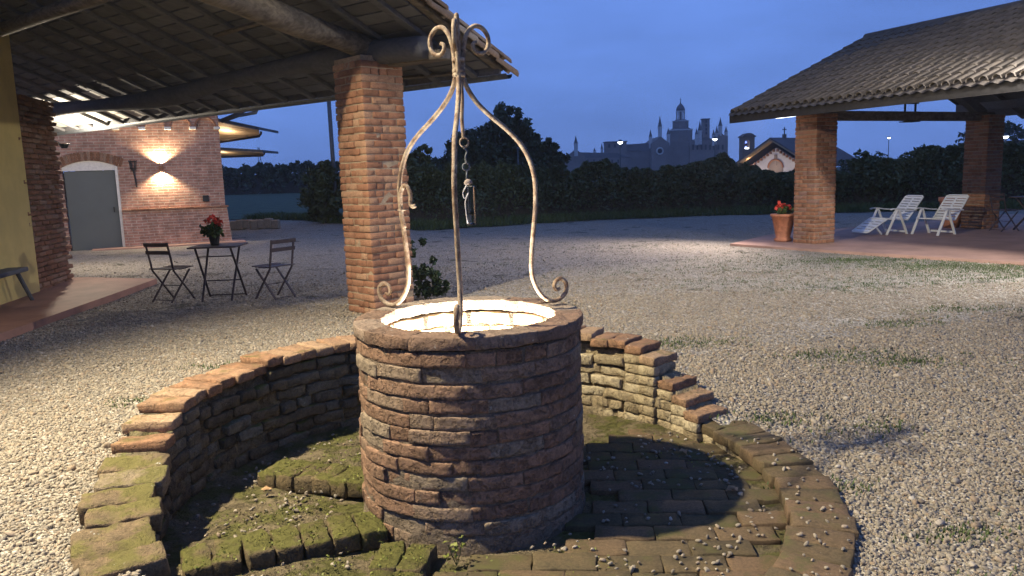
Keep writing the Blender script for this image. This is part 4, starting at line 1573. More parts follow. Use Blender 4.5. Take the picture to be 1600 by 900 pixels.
# tie beam with hanger bracket
tb = MB()
m = MB().bar(P1 - A_AX * 0.15 + Vector((0, 0, 2.55)), P2 + A_AX * 0.2 + Vector((0, 0, 2.55)), 0.20, 0.19, (0, 0, 1), 0.015)
m.build('tie_beam', M['old_beam'], pav)
mid = (P1 + P2) / 2 + Vector((0, 0, 2.55))
mk = MB()
kx = mid + A_AX * 0.1
for sgn in (-1, 1):
    mk.bar(kx + A_AX * 0.16 * sgn + Vector((0, 0, -0.12)), kx + A_AX * 0.16 * sgn + Vector((0, 0, 0.42)), 0.03, 0.04, (0, 1, 0))
mk.bar(kx + A_AX * -0.2 + Vector((0, 0, 0.4)), kx + A_AX * 0.2 + Vector((0, 0, 0.4)), 0.12, 0.28, (0, 0, 1))
mk.bar(kx + A_AX * -0.18 + Vector((0, 0, -0.115)), kx + A_AX * 0.18 + Vector((0, 0, -0.115)), 0.24, 0.02, (0, 0, 1))
mk.build('hanger_bracket', M['black_iron'], pav)
MB().bar(kx + Vector((0, 0, 0.5)), kx + Vector((0, 0, 1.75)), 0.18, 0.18, (0, 1, 0)).build('king_post', M['dark_wood'], pav)
# second truss nearer the viewer with cross brace
T2 = P1 - B_AX * 5.3
MB().bar(T2 - A_AX * 0.15 + Vector((0, 0, 2.55)), T2 + A_AX * 5.5 + Vector((0, 0, 2.55)), 0.20, 0.2, (0, 0, 1), 0.015).build('tie_beam', M['old_beam'], pav)
MB().bar(P2 + Vector((0, 0, 2.6)) - A_AX * 0.1, P2 - A_AX * 1.5 - B_AX * 0.1 + Vector((0, 0, 3.25)), 0.16, 0.2, NP2).build('brace', M['dark_wood'], pav)

# lights under the pavilion eave at the gable end
es = thing('eave_lamp', 'white strip lamp under the gable end of the pavilion roof', 'lamp', PP(0.75, 0.35, -0.1))
_ea, _eb = at(1212, 184, 16.35), at(1268, 177.5, 16.2)
MB().bar(_ea + Vector((0, 0, 0.045)), _eb + Vector((0, 0, 0.045)), 0.12, 0.05, (0, 0, 1), 0.01).build('tube_housing', M['white_plastic'], es)
MB().bar(_ea, _eb, 0.10, 0.035, (0, 0, 1), 0.008).build('diffuser', M['lamp_cool'], es)
lamp('eave_light', 'SPOT', PP(0.7, 0.3, -0.3), 1700, (1.0, 0.84, 0.74), es, 0.08, (-0.6, 14.2, 0.0), 128, 0.9)

# floodlight on the near end of the pavilion eave (just out of the picture)
f2 = thing('pavilion_floodlight', 'floodlight on the near pavilion eave shining over the gravel', 'floodlight', PP(-0.2, 8.2, 0.1))
F2P = PP(-0.1, 7.6) + Vector((0, 0, 0.50)) - A_AX * 0.35
MB().tube([PP(0.4, 7.7, 0.05), PP(0.1, 7.65, 0.5), F2P + Vector((0.08, 0, 0.1))], 0.025, 8).build('arm', M['black_iron'], f2, True)
MB().box(F2P + Vector((0.02, 0, 0.07)), (0.2, 0.26, 0.1), None, 0.01).build('housing', M['black_iron'], f2)
MB().box(F2P + Vector((0.0, 0, 0.014)), (0.16, 0.22, 0.01)).build('lens', M['lamp_cool'], f2)
lamp('pavilion_flood', 'SPOT', F2P - Vector((0.02, 0.0, 0.06)), 1150, (0.98, 0.95, 0.92), f2, 0.06, F2P + Vector((-4.2, 3.4, -2.4)), 132, 0.4)

# ================================================================== FURNITURE
def folding_chair(name, label, loc, rz, group):
    c = thing(name, label, 'chair', loc, rz, group)
    pm = M['chair_paint']
    W_ = 0.19
    for s in (-1, 1):
        # back upright continues into the front leg
        MB().bar((-0.23, s * W_, 0.84), (-0.15, s * W_, 0.44), 0.012, 0.028, (0, 1, 0)).build('back_upright', pm, c, local=True)
        MB().bar((-0.15, s * W_, 0.44), (0.20, s * W_, 0.0), 0.012, 0.028, (0, 1, 0)).build('leg', pm, c, local=True)
        MB().bar((0.17, s * (W_ - 0.02), 0.43), (-0.22, s * (W_ - 0.02), 0.0), 0.012, 0.028, (0, 1, 0)).build('leg', pm, c, local=True)
    for z, x in ((0.81, -0.24), (0.70, -0.215)):
        MB().box((x, 0, z), (0.016, 0.43, 0.055), Matrix.Rotation(-0.2, 3, 'Y'), 0.004).build('back_slat', pm, c, local=True)
    for i in range(6):
        MB().box((-0.17 + i * 0.072, 0, 0.452 + 0.006 * abs(i - 2.5)), (0.052, 0.42, 0.016), None, 0.004).build('seat_slat', pm, c, local=True)
    MB().tube([(-0.02, -W_, 0.215), (-0.02, W_, 0.215)], 0.006, 6).build('stretcher', pm, c, local=True)
    MB().tube([(-0.20, -W_ + 0.02, 0.03), (-0.20, W_ - 0.02, 0.03)], 0.006, 6).build('stretcher', pm, c, local=True)
    return c


folding_chair('folding_chair', 'dark folding bistro chair on the left of the small table', (-4.83, 10.85, 0), R(70), 'bistro chairs at the small table')
ch2 = folding_chair('folding_chair', 'dark folding bistro chair on the right of the small table', (-3.33, 10.72, 0), R(146), 'bistro chairs at the small table')

tb_ = thing('bistro_table', 'small dark folding bistro table with a flower pot on it', 'table', (-4.13, 10.85, 0), R(3))
for i in range(7):
    MB().box((0, -0.27 + i * 0.09, 0.755), (0.66, 0.082, 0.022), None, 0.004).build('top_slat', M['chair_paint'], tb_, local=True)
for s in (-1, 1):
    MB().bar((s * 0.24, -0.25, 0.74), (s * 0.26, 0.26, 0.0), 0.012, 0.028, (1, 0, 0)).build('leg', M['chair_paint'], tb_, local=True)
    MB().bar((s * 0.22, 0.25, 0.74), (s * 0.20, -0.26, 0.0), 0.012, 0.028, (1, 0, 0)).build('leg', M['chair_paint'], tb_, local=True)
for y, z in ((-0.17, 0.62), (0.10, 0.25), (0.25, 0.02)):
    MB().tube([(-0.25, y, z), (0.25, y, z)], 0.009, 6).build('stretcher', M['chair_paint'], tb_, local=True)


def leaf_mesh(name, pts, size, mat, seed=0, up=0.3, aspect=0.55):
    """many small bent leaves (numpy) as one mesh"""
    rg = np.random.default_rng(seed)
    pts = np.asarray(pts, float)
    n_ = len(pts)
    nrm_ = rg.normal(size=(n_, 3))
    nrm_[:, 2] = np.abs(nrm_[:, 2]) + up
    nrm_ /= np.linalg.norm(nrm_, axis=1)[:, None]
    t_ = np.cross(nrm_, rg.normal(size=(n_, 3)))
    t_ /= np.linalg.norm(t_, axis=1)[:, None] + 1e-9
    b_ = np.cross(nrm_, t_)
    s_ = size * rg.uniform(0.6, 1.35, (n_, 1))
    V_ = np.empty((n_, 4, 3))
    V_[:, 0] = pts - t_ * s_ * 0.5
    V_[:, 1] = pts + b_ * s_ * aspect * 0.5 + nrm_ * s_ * 0.08
    V_[:, 2] = pts + t_ * s_ * 0.5 - nrm_ * s_ * 0.15
    V_[:, 3] = pts - b_ * s_ * aspect * 0.5 + nrm_ * s_ * 0.08
    me = bpy.data.meshes.new(name)
    me.vertices.add(n_ * 4)
    me.vertices.foreach_set('co', V_.reshape(-1))
    me.loops.add(n_ * 4)
    me.polygons.add(n_)
    me.loops.foreach_set('vertex_index', np.arange(n_ * 4, dtype=np.int32))
    me.polygons.foreach_set('loop_start', np.arange(0, n_ * 4, 4, dtype=np.int32))
    me.materials.append(mat)
    me.update(calc_edges=True)
    return me


def clump_points(rg, centers, radii, per, shell=0.55):
    out = []
    for c, r in zip(centers, radii):
        d = rg.normal(size=(per, 3))
        d /= np.linalg.norm(d, axis=1)[:, None]
        k = rg.uniform(shell, 1.05, (per, 1)) * np.asarray(r)
        out.append(np.asarray(c) + d * k)
    return np.concatenate(out)


def potted(name, label, base, potprof, potmat, leafr, nleaf, lsize, flowers, fz, fr_, seed, cat='flower pot', fsize=0.05):
    base = Vector(base)
    p = thing(name, label, cat, base)
    MB().lathe(potprof, base, 20).build('pot', potmat, p, True)
    rg = np.random.default_rng(seed)
    top = potprof[-1][1] if potprof[-1][0] > 0.02 else max(z for _, z in potprof)
    cen = [(base.x + rg.normal() * leafr * 0.35, base.y + rg.normal() * leafr * 0.35, base.z + top + leafr * 0.3) for _ in range(6)]
    pts = clump_points(rg, cen, [leafr * 0.65] * 6, nleaf // 6, 0.2)
    pts[:, 2] = np.maximum(pts[:, 2], base.z + top - 0.02 - 0.0)
    place('foliage', leaf_mesh('foliage', pts, lsize, M['leaf'], seed, aspect=0.8), None, p)
    m_ = MB()
    for _ in range(5):
        e_ = Vector((rg.normal() * fr_ * 0.5, rg.normal() * fr_ * 0.5, fz))
        m_.tube([base + Vector((0, 0, top)), base + e_], 0.004, 4)
    m_.build('stems', M['leaf'], p)
    for k_ in range(flowers):
        c_ = np.array([base.x + rg.normal() * fr_ * 0.5, base.y + rg.normal() * fr_ * 0.5, base.z + fz + rg.normal() * fr_ * 0.35])
        pts = c_ + rg.normal(size=(9, 3)) * fsize * 0.42
        place('blossom', leaf_mesh('blossom', pts, fsize, M['petal'], seed + k_, aspect=0.8), None, p)
    return p


potted('cyclamen_pot', 'red flowering plant in a black pot on the bistro table', (-4.17, 10.83, 0.767),
       [(0.0, 0.0), (0.058, 0.0), (0.062, 0.03), (0.078, 0.14), (0.084, 0.145), (0.084, 0.16), (0.07, 0.16)], M['black_iron'], 0.15, 260, 0.075, 10, 0.325, 0.08, 3, fsize=0.06)
potted('geranium_pot', 'terracotta pot of red flowers standing left of the pavilion pillar', (5.78, 16.25, 0.05),
       [(0.0, 0.0), (0.17, 0.0), (0.19, 0.04), (0.145, 0.09), (0.16, 0.16), (0.235, 0.52), (0.26, 0.525), (0.265, 0.58), (0.23, 0.58)], M['terracotta'], 0.19, 220, 0.10, 12, 0.70, 0.13, 5, fsize=0.075)
p4 = thing('terracotta_pot', 'tall terracotta pot half hidden behind the right lounger', 'flower pot', (10.55, 18.35, 0.05))
MB().lathe([(0.0, 0.0), (0.17, 0.0), (0.2, 0.1), (0.27, 0.62), (0.30, 0.63), (0.30, 0.72), (0.25, 0.72)], (10.55, 18.35, 0.05), 20).build('pot', M['terracotta'], p4, True)

# bench at the left edge
bn = thing('bench', 'dark wooden bench with splayed legs in front of the yellow wall', 'bench', (-6.85, 10.55, 0.09), az2)
MB().box((-0.62, 0.05, 0.44), (1.5, 0.36, 0.06), None, 0.012).build('seat', M['dark_wood'], bn, local=True)
for sx in (-1.2, -0.05):
    for sy in (-1, 1):
        dx_ = 0.12 if sx > -0.5 else -0.12
        MB().tube([(sx - dx_ * 0.3, 0.05 + sy * 0.11, 0.42), (sx + dx_, 0.05 + sy * 0.2, 0.0)], [0.03, 0.026], 8).build('leg', M['dark_wood'], bn, local=True)


def lounger(label, loc, rz, legrest):
    """white plastic reclining lounger; local +x is the way it faces"""
    g = thing('sun_lounger', label, 'sun lounger', loc, rz, 'white sun loungers')
    wp = M['white_plastic']
    hw_ = 0.27

    def rail_panel(nm, p, q, slats, frame=0.028):
        p, q = Vector(p), Vector(q)
        o = MB()
        yv = Vector((0, 1, 0))
        path = [p + yv * hw_, q + yv * hw_ * 0.96, q + yv * hw_ * 0.8 + (q - p).normalized() * 0.03, q - yv * hw_ * 0.8 + (q - p).normalized() * 0.03, q - yv * hw_ * 0.96, p - yv * hw_, p + yv * hw_]
        o.tube(path, frame * 0.7, 6, cap=False)
        fr_o = o.build(nm, wp, g, True, local=True)
        nml = (q - p).cross(yv).normalized()
        for i in range(slats):
            c_ = p + (q - p) * ((i + 0.6) / slats)
            m_ = MB()
            for (y0, y1) in ((-hw_ * 0.92, -0.035), (0.035, hw_ * 0.92)) if i % 2 else ((-hw_ * 0.92, hw_ * 0.92),):
                m_.bar(c_ + yv * y0, c_ + yv * y1, (q - p).length / slats * (0.62 if i % 2 else 0.78), 0.012, nml)
            m_.build('slat', wp, fr_o, local=True)
        m_ = MB()
        m_.bar(p, q, 0.05, 0.010, nml)
        m_.build('slat', wp, fr_o, local=True)
        return fr_o
    rail_panel('backrest', (-0.18, 0, 0.36), (-0.60, 0, 0.93), 9)
    rail_panel('seat', (-0.18, 0, 0.36), (0.36, 0, 0.41), 6)
    if legrest:
        rail_panel('leg_rest', (0.38, 0, 0.40), (0.86, 0, 0.10), 5)
        for s in (-1, 1):
            MB().bar((0.66, s * 0.25, 0.22), (0.50, s * 0.25, 0.02), 0.03, 0.04, (0, 1, 0), 0.006).build('leg_rest_prop', wp, g, local=True)
    for s in (-1, 1):
        y_ = s * (hw_ + 0.045)
        arm = MB()
        ap = smooth_path([(-0.36, y_, 0.60), (-0.1, y_, 0.62), (0.12, y_, 0.655), (0.27, y_, 0.66), (0.33, y_, 0.64)], 4)
        for i in range(len(ap) - 1):
            arm.bar(ap[i], ap[i + 1], 0.06, 0.028, (0, 0, 1), 0.006)
        arm.build('armrest', wp, g, local=True)
        MB().bar((0.14, y_, 0.64), (0.42, y_, 0.0), 0.035, 0.06, (0, 1, 0), 0.008).build('leg', wp, g, local=True)
        MB().bar((0.12, y_, 0.64), (-0.14, y_ * 0.99, 0.0), 0.035, 0.06, (0, 1, 0), 0.008).build('leg', wp, g, local=True)
    MB().bar((-0.14, -hw_, 0.06), (-0.14, hw_, 0.06), 0.035, 0.05, (0, 0, 1), 0.006).build('stretcher', wp, g, local=True)
    return g


lg1 = lounger('white plastic sun lounger with its leg rest down, left of the pair', (8.58, 17.25, 0.05), R(196), True)
lg2 = lounger('white plastic sun lounger beside the right pavilion pillar', (9.34, 16.75, 0.05), R(204), False)
for g_ in (lg1, lg2):
    g_.scale = (0.98, 0.98, 0.86)

# dark garden table and chair at the right edge
for lab, lx, ly, rz in (('dark folding chair beside the right pavilion pillar', 10.95, 17.0, R(10)),):
    gc = folding_chair('garden_chair', lab, (lx, ly, 0.05), rz, None)
gt = thing('garden_table', 'dark garden table at the right edge under the pavilion', 'table', (11.85, 17.1, 0.05), PAZ)
for i in range(6):
    MB().box((0.0, -0.3 + i * 0.12, 0.73), (1.3, 0.11, 0.025), None, 0.004).build('top_slat', M['chair_paint'], gt, local=True)
for s in (-1, 1):
    MB().bar((s * 0.5, -0.3, 0.72), (s * 0.5, 0.3, 0.0), 0.03, 0.04, (1, 0, 0)).build('leg', M['chair_paint'], gt, local=True)
    MB().bar((s * 0.46, 0.3, 0.72), (s * 0.46, -0.3, 0.0), 0.03, 0.04, (1, 0, 0)).build('leg', M['chair_paint'], gt, local=True)

# ================================================================== PLANTS
def tree(name, label, base, crown, trunk_r, nclump, per, leaf, seed, mat=None, group=None, cat='tree'):
    """crown: list of (centre offset, radii) ellipsoids"""
    base = Vector(base)
    root = thing(name, label, cat, base, 0, group)
    rg = np.random.default_rng(seed)
    pts = []
    htop = max(c[2] + r[2] for c, r in crown)
    hlow = min(c[2] - r[2] for c, r in crown)
    tops = []
    for (c, r) in crown:
        cen = []
        rad = []
        for _ in range(nclump):
            d = rg.normal(size=3)
            d /= np.linalg.norm(d)
            k = rg.uniform(0.35, 1.0)
            cen.append(np.array(base) + np.array(c) + d * np.array(r) * k)
            rad.append(min(r) * rg.uniform(0.16, 0.36))
        tops += cen[:3]
        pts.append(clump_points(rg, cen, rad, per, 0.3))
    pts = np.concatenate(pts)
    pts = pts[pts[:, 2] > base.z + 0.05]
    place('crown', leaf_mesh('crown', pts, leaf, mat or M['leaf_tree'], seed), None, root)
    m_ = MB()
    zt = hlow + (htop - hlow) * 0.5
    m_.tube([base, base + Vector((0.05, 0, zt * 0.5)), base + Vector((-0.03, 0.02, zt))], [trunk_r, trunk_r * 0.75, trunk_r * 0.4], 8)
    for tpt in tops:
        s_ = base + Vector((0, 0, zt * rg.uniform(0.35, 0.9)))
        m_.tube([s_, (s_ + Vector(tpt)) / 2 + Vector((0, 0, 0.1)), Vector(tpt)], [trunk_r * 0.4, trunk_r * 0.25, trunk_r * 0.08], 5)
    m_.build('trunk', M['bark'], root)
    return root


def tree_px(name, label, px, ytop, ybase_crown, wpx, Y, seed, lobes=None, leaf=0.35, nclump=34, per=60, **kw):
    top = at(px, ytop, Y).z
    low = at(px, ybase_crown, Y).z
    wid = wpx * Y / 1200.0 / 2
    x = at(px, (ytop + ybase_crown) / 2, Y).x
    h = (top - low) / 2
    crown = [((0, 0, low + h), (wid, wid, h))]
    if lobes:
        crown = []
        for dx, yt, yb, wp_ in lobes:
            tz, lz = at(px + dx, yt, Y).z, at(px + dx, yb, Y).z
            ww = wp_ * Y / 2400.0
            crown.append(((dx * Y / 1200.0, 0, (tz + lz) / 2), (ww, ww, (tz - lz) / 2)))
    return tree(name, label, (x, Y, 0), crown, 0.02 * top + 0.05, nclump, per, leaf, seed, **kw)


tree_px('broadleaf_tree', 'tallest dark tree behind the hedge right of the well frame', 795, 164, 290, 90, 60, 31, lobes=[(0, 163, 235, 62), (-22, 185, 262, 66), (24, 195, 262, 64), (0, 220, 292, 110)], leaf=0.34, nclump=46, per=85)
tree_px('broadleaf_tree', 'lower dark tree right of the tallest tree', 850, 206, 290, 62, 58, 32, lobes=[(0, 208, 268, 44), (12, 226, 285, 50), (-14, 218, 285, 46)], leaf=0.34, nclump=40, per=70)
tree_px('broadleaf_tree', 'broad dark tree left of the tallest tree behind the front iron leg', 728, 200, 290, 90, 56, 33, lobes=[(0, 206, 270, 50), (-22, 218, 285, 48), (22, 196, 280, 56)], leaf=0.32, nclump=42, per=75)
tree_px('small_tree', 'small leafy tree just right of the old brick pillar', 658, 222, 330, 66, 29, 34, lobes=[(0, 224, 290, 38), (-16, 238, 320, 40), (16, 246, 325, 44)], leaf=0.15, nclump=44, per=70, mat=M['leaf_dark'])
tree_px('shrub', 'tall loose shrub left of the old brick pillar', 508, 246, 330, 60, 30, 35, lobes=[(4, 246, 300, 34), (-10, 262, 335, 62), (12, 270, 340, 60), (-4, 300, 346, 66)], leaf=0.15, nclump=44, per=70, mat=M['leaf_dark'], cat='shrub')
for i, (px, yt, w_, lab) in enumerate(((362, 258, 24, 'far round tree nearest the brick house'), (395, 260, 26, 'far round tree left of the lattice mast'), (424, 254, 30, 'far round tree right of the lattice mast'), (448, 264, 40, 'far low tree between the mast and the shrub'))):
    tree_px('far_tree', lab, px, yt, 294, w_, 150, 40 + i, leaf=1.0, nclump=22, per=40, group='far trees on the left')
tree_px('small_tree', 'dark bush rising over the hedge right of the pavilion pillar', 1365, 232, 300, 60, 30, 51, leaf=0.16, nclump=50, per=55, mat=M['leaf_dark'])
tree_px('small_tree', 'dark bush over the hedge midway between the pavilion pillars', 1435, 230, 300, 80, 31, 52, leaf=0.16, nclump=60, per=55, mat=M['leaf_dark'])
tree_px('small_tree', 'dark bush over the hedge close to the right pavilion pillar', 1500, 224, 300, 60, 30, 53, leaf=0.16, nclump=50, per=55, mat=M['leaf_dark'])
tree_px('small_tree', 'dark bush beyond the right pavilion pillar at the picture edge', 1590, 222, 300, 60, 29, 54, leaf=0.16, nclump=50, per=55, mat=M['leaf_dark'])
tree_px('small_tree', 'dark bush in front of the lit chapel front', 1178, 255, 330, 50, 30, 55, lobes=[(-14, 256, 320, 26), (10, 272, 325, 36), (22, 264, 300, 10)], leaf=0.14, nclump=40, per=55, mat=M['leaf_dark'])
tree_px('small_tree', 'dark bush left of the terracotta flower pot in the hedge', 1224, 262, 330, 40, 31, 56, lobes=[(-6, 270, 325, 30), (14, 262, 320, 26)], leaf=0.14, nclump=40, per=55, mat=M['leaf_dark'])


def hedge(label, line, depth, leaf, per_m, seed, mat):
    """line: list of (x, y, height)"""
    root = thing('hedge', label, 'hedge', (line[len(line) // 2][0], line[len(line) // 2][1], 0))
    rg = np.random.default_rng(seed)
    pts = []
    core = []
    for i in range(len(line) - 1):
        (x0, y0, h0), (x1, y1, h1) = line[i], line[i + 1]
        ln = math.hypot(x1 - x0, y1 - y0)
        n_ = int(ln * per_m)
        t_ = rg.uniform(0, 1, n_)
        h_ = h0 + (h1 - h0) * t_
        xx = x0 + (x1 - x0) * t_
        yy = y0 + (y1 - y0) * t_
        bumpy = np.array([1 + 0.22 * noise.noise(Vector((a_ * 0.6, b_ * 0.6, seed))) + 0.17 * noise.noise(Vector((a_ * 1.9, b_ * 1.9, seed))) + 0.14 * noise.noise(Vector((a_ * 5.1, b_ * 5.1, seed))) for a_, b_ in zip(xx, yy)])
        kk = rg.uniform(0, 1, n_)
        z_ = h_ * bumpy * (1 - kk ** 2 * rg.uniform(0, 1, n_))
        front = -depth * 0.5 * rg.uniform(0.5, 1.0, n_) + 0.5 * np.array([noise.noise(Vector((a_ * 1.2, c_ * 1.2, seed + 9))) for a_, c_ in zip(xx, z_)])
        back = rg.uniform(0, 1, n_) < 0.25
        front = np.where(back, rg.uniform(-0.4, 0.5, n_) * depth, front)
        front = front * (1 - 0.35 * (z_ / (h_ + 0.1)) ** 3)
        pts.append(np.stack([xx, yy + front, np.maximum(z_, 0.03)], 1))
        core.append(((x0, y0, h0), (x1, y1, h1)))
    place('foliage', leaf_mesh('foliage', np.concatenate(pts), leaf, mat, seed), None, root)
    m_ = MB()
    for (x0, y0, h0), (x1, y1, h1) in core:
        dy = depth * 0.22
        m_.prism([(x0, y0 - dy, 0), (x1, y1 - dy, 0), (x1, y1 - dy * 0.6, h1 * 0.74), (x0, y0 - dy * 0.6, h0 * 0.74)], (0, dy * 1.6, 0))
    m_.build('branches', M['bark'], root)
    return root


hedge('long dark hedge behind the courtyard between the old pillar and the pavilion', [(-4.6, 27.0, 2.1), (-1.5, 27.5, 2.0), (2, 29.0, 1.72), (5, 29.6, 1.72), (8.5, 29.6, 1.72), (10.0, 29.4, 1.3), (12.5, 29.0, 1.25)], 2.2, 0.13, 3200, 61, M['leaf_dark'])
hedge('dark hedge behind the pavilion', [(12.5, 29.0, 1.6), (16, 28.5, 2.0), (20, 27.5, 2.2), (25, 26.5, 2.3)], 2.2, 0.14, 2600, 62, M['leaf_dark'])
hedge('long far hedge on the left horizon beyond the brick house', [(-75, 130, 4.2), (-50, 125, 4.2), (-20, 120, 4.0), (8, 110, 4.2)], 4.0, 0.7, 160, 63, M['leaf_tree'])
hedge('far dark wood edge behind the hedge on the right', [(70, 120, 6), (110, 110, 6.5), (150, 100, 6.5)], 5.0, 0.8, 120, 64, M['leaf_tree'])


def blades(name, pos, h, wd, mat, seed):
    rg = np.random.default_rng(seed)
    pos = np.asarray(pos, float)
    n_ = len(pos)
    a_ = rg.uniform(0, 2 * PI, n_)
    d_ = np.stack([np.cos(a_), np.sin(a_), np.zeros(n_)], 1)
    s_ = np.stack([-np.sin(a_), np.cos(a_), np.zeros(n_)], 1) * wd
    hh = (h * rg.uniform(0.4, 1.2, n_))[:, None]
    ln = (rg.uniform(0.1, 0.8, n_))[:, None] * hh
    z_ = np.array([0, 0, 1.0])
    V_ = np.empty((n_, 4, 3))
    V_[:, 0] = pos - s_ * 0.5
    V_[:, 1] = pos + s_ * 0.5
    V_[:, 2] = pos + z_ * hh * 0.6 + d_ * ln * 0.45 + s_ * 0.3
    V_[:, 3] = pos + z_ * hh + d_ * ln
    me = bpy.data.meshes.new(name)
    me.vertices.add(n_ * 4)
    me.vertices.foreach_set('co', V_.reshape(-1))
    me.loops.add(n_ * 4)
    me.polygons.add(n_)
    me.loops.foreach_set('vertex_index', np.arange(n_ * 4, dtype=np.int32))
    me.polygons.foreach_set('loop_start', np.arange(0, n_ * 4, 4, dtype=np.int32))
    me.materials.append(mat)
    me.update(calc_edges=True)
    return me


rg = np.random.default_rng(77)
# long grass at the foot of the hedge
gp = []
for i in range(len(ex) - 1):
    (x0, y0), (x1, y1) = ex[i], ex[i + 1]
    if x1 < -12 or x0 > 26:
        continue
    n_ = int(math.hypot(x1 - x0, y1 - y0) * 420)
    t_ = rg.uniform(0, 1, n_)
    q_ = rg.uniform(0, 1, n_) ** 1.6 * 3.0 - 0.15
    gp.append(np.stack([x0 + (x1 - x0) * t_, y0 + (y1 - y0) * t_ + q_, np.full(n_, 0.02)], 1))
go = place('grass', blades('grass', np.concatenate(gp), 0.26, 0.025, M['grass'], 5))
tag(stuff(go), 'strip of long grass at the foot of the hedge', 'grass')

# weeds in the gravel (clumps of blades and small leaves)
wpos, lpos = [], []
patches = [(1.55, 7.0, 0.22, 150), (2.75, 6.35, 0.25, 120), (3.2, 6.1, 0.2, 100), (5.1, 5.95, 0.35, 200), (3.9, 7.6, 0.2, 90), (4.9, 8.2, 0.3, 110), (4.4, 10.0, 0.55, 220), (6.2, 10.6, 0.8, 420), (5.2, 12.4, 0.9, 330), (4.0, 13.5, 0.9, 260),
           (3.0, 10.8, 0.6, 160), (2.2, 12.5, 0.7, 140), (5.9, 12.9, 0.5, 420), (6.6, 11.9, 0.5, 480), (7.3, 11.3, 0.5, 480), (7.6, 10.4, 0.6, 300), (1.7, 4.0, 0.10, 40), (2.35, 4.75, 0.16, 50), (1.72, 4.95, 0.12, 60), (-2.75, 5.6, 0.14, 50), (-2.6, 6.6, 0.12, 40),
           (0.2, 14, 0.8, 120), (2.0, 16.5, 1.0, 140), (-0.5, 18, 1.0, 120), (3.5, 19, 1.2, 120), (2.06, 3.4, 0.10, 50), (1.95, 2.9, 0.12, 50)]
for x, y, r_, n_ in patches:
    a_ = rg.normal(size=(n_, 2)) * np.array([r_ * 1.3, r_ * 0.55])
    for dx_, dy_ in a_:
        wpos.append((x + dx_, y + dy_, ground_z(x + dx_, y + dy_) + 0.005))
wo = place('weeds', blades('weeds', np.repeat(wpos, 4, 0) + np.random.default_rng(4).normal(size=(4 * len(wpos), 3)) * np.array([0.05, 0.03, 0]), 0.026, 0.010, M['grass'], 6))
tag(stuff(wo), 'small weeds growing in patches through the gravel', 'weeds')

# moss and tiny plants in the pit
mp_ = []
for (x, y, r_, n_) in ((-0.95, 4.85, 0.16, 300), (-1.25, 4.0, 0.12, 200), (-1.05, 5.0, 0.2, 260), (-1.45, 3.85, 0.1, 130), (-0.75, 3.25, 0.2, 240), (-1.0, 3.3, 0.15, 160), (-0.8, 4.45, 0.1, 60), (-0.2, 3.32, 0.1, 90), (0.3, 3.22, 0.1, 90), (1.2, 4.55, 0.10, 90), (1.05, 4.9, 0.2, 120), (0.5, 5.3, 0.3, 160)):
    for _ in range(n_):
        dx_, dy_ = rg.normal(size=2) * r_
        if 0.66 < math.hypot(x + dx_ - WX, y + dy_ - WY) < 1.62:
            mp_.append((x + dx_, y + dy_, FLOOR + 0.012 + abs(rg.normal()) * 0.012))
for o_ in [c_ for c_ in pit.children if c_.name.startswith('mossy_brick')]:
    for _ in range(46):
        q_ = o_.matrix_basis @ Vector((rg.uniform(-0.125, 0.125), rg.uniform(-0.064, 0.064), 0.05))
        if noise.noise(q_ * 9) > -0.15:
            mp_ += [tuple(q_ + Vector((0, 0, rg.uniform(-0.003, 0.004))))] * 2
mo = place('moss', leaf_mesh('moss', mp_[::2], 0.013, M['moss_green'], 8, aspect=0.8))
tag(stuff(mo), 'green moss and clover in the sunken floor left of the well', 'moss')

M['dry_leaf'] = plain('dry_leaf', (0.30, 0.18, 0.09), 0.8, var=0.3)
for k, (x, y, lab) in enumerate(((1.18, 4.02, 'dry brown leaf on the paving near the right curb'), (1.05, 4.62, 'dry leaf lying at the foot of the right ring wall'), (-0.98, 3.52, 'pale dry leaf between the mossy rows left of the well'), (-1.45, 4.22, 'curled dry leaf beside the left end of the far mossy row'), (-0.78, 3.58, 'dry leaf touching the foot of the well'))):
    lf = place('dry_leaf', leaf_mesh('dry_leaf', [(x, y, FLOOR + 0.045), (x + 0.012, y + 0.006, FLOOR + 0.048), (x - 0.010, y + 0.008, FLOOR + 0.05)], 0.06, M['dry_leaf'], 300 + k, up=2.0, aspect=0.6))
    tag(lf, lab, 'leaf', 'dry leaves in the pit')

# leafy weed at the foot of the well and shrub by the pillar
fw = thing('sprout', 'small green sprout at the foot of the well', 'plant', (-0.30, 3.36, FLOOR))
m = MB()
for k in range(3):
    m.tube([(-0.30, 3.36, FLOOR), (-0.30 + 0.02 * (k - 1), 3.355, FLOOR + 0.06), (-0.30 + 0.035 * (k - 1), 3.35, FLOOR + 0.11 + 0.02 * k)], 0.0025, 4)
m.build('stem', M['grass'], fw)
place('leaves', leaf_mesh('leaves', [(-0.30 + rg.normal() * 0.025, 3.355 + rg.normal() * 0.02, FLOOR + rg.uniform(0.04, 0.15)) for _ in range(40)], 0.022, M['moss_green'], 9, aspect=0.8), None, fw)
tree('shrub', 'leafy shrub growing beside the foot of the old brick pillar', (-1.28, 10.35, 0), [((0.05, 0, 0.45), (0.28, 0.3, 0.42)), ((0.15, -0.1, 0.2), (0.36, 0.3, 0.22))], 0.02, 20, 40, 0.075, 71, mat=M['leaf'], cat='shrub')

# ================================================================== POLES, LAMPS, MAST
po = thing('tall_pole', 'tall dark pole left of the old brick pillar', 'pole', (-6.72, 30, 0))
MB().tube([(-6.72, 30, 0), (-6.75, 30, 5.6)], [0.085, 0.075], 10).build('shaft', M['lead'], po, True)
MB().lathe([(0.0, 0.0), (0.11, 0.0), (0.11, 0.25), (0.085, 0.3)], (-6.72, 30, 0), 10).build('base_collar', M['lead'], po)


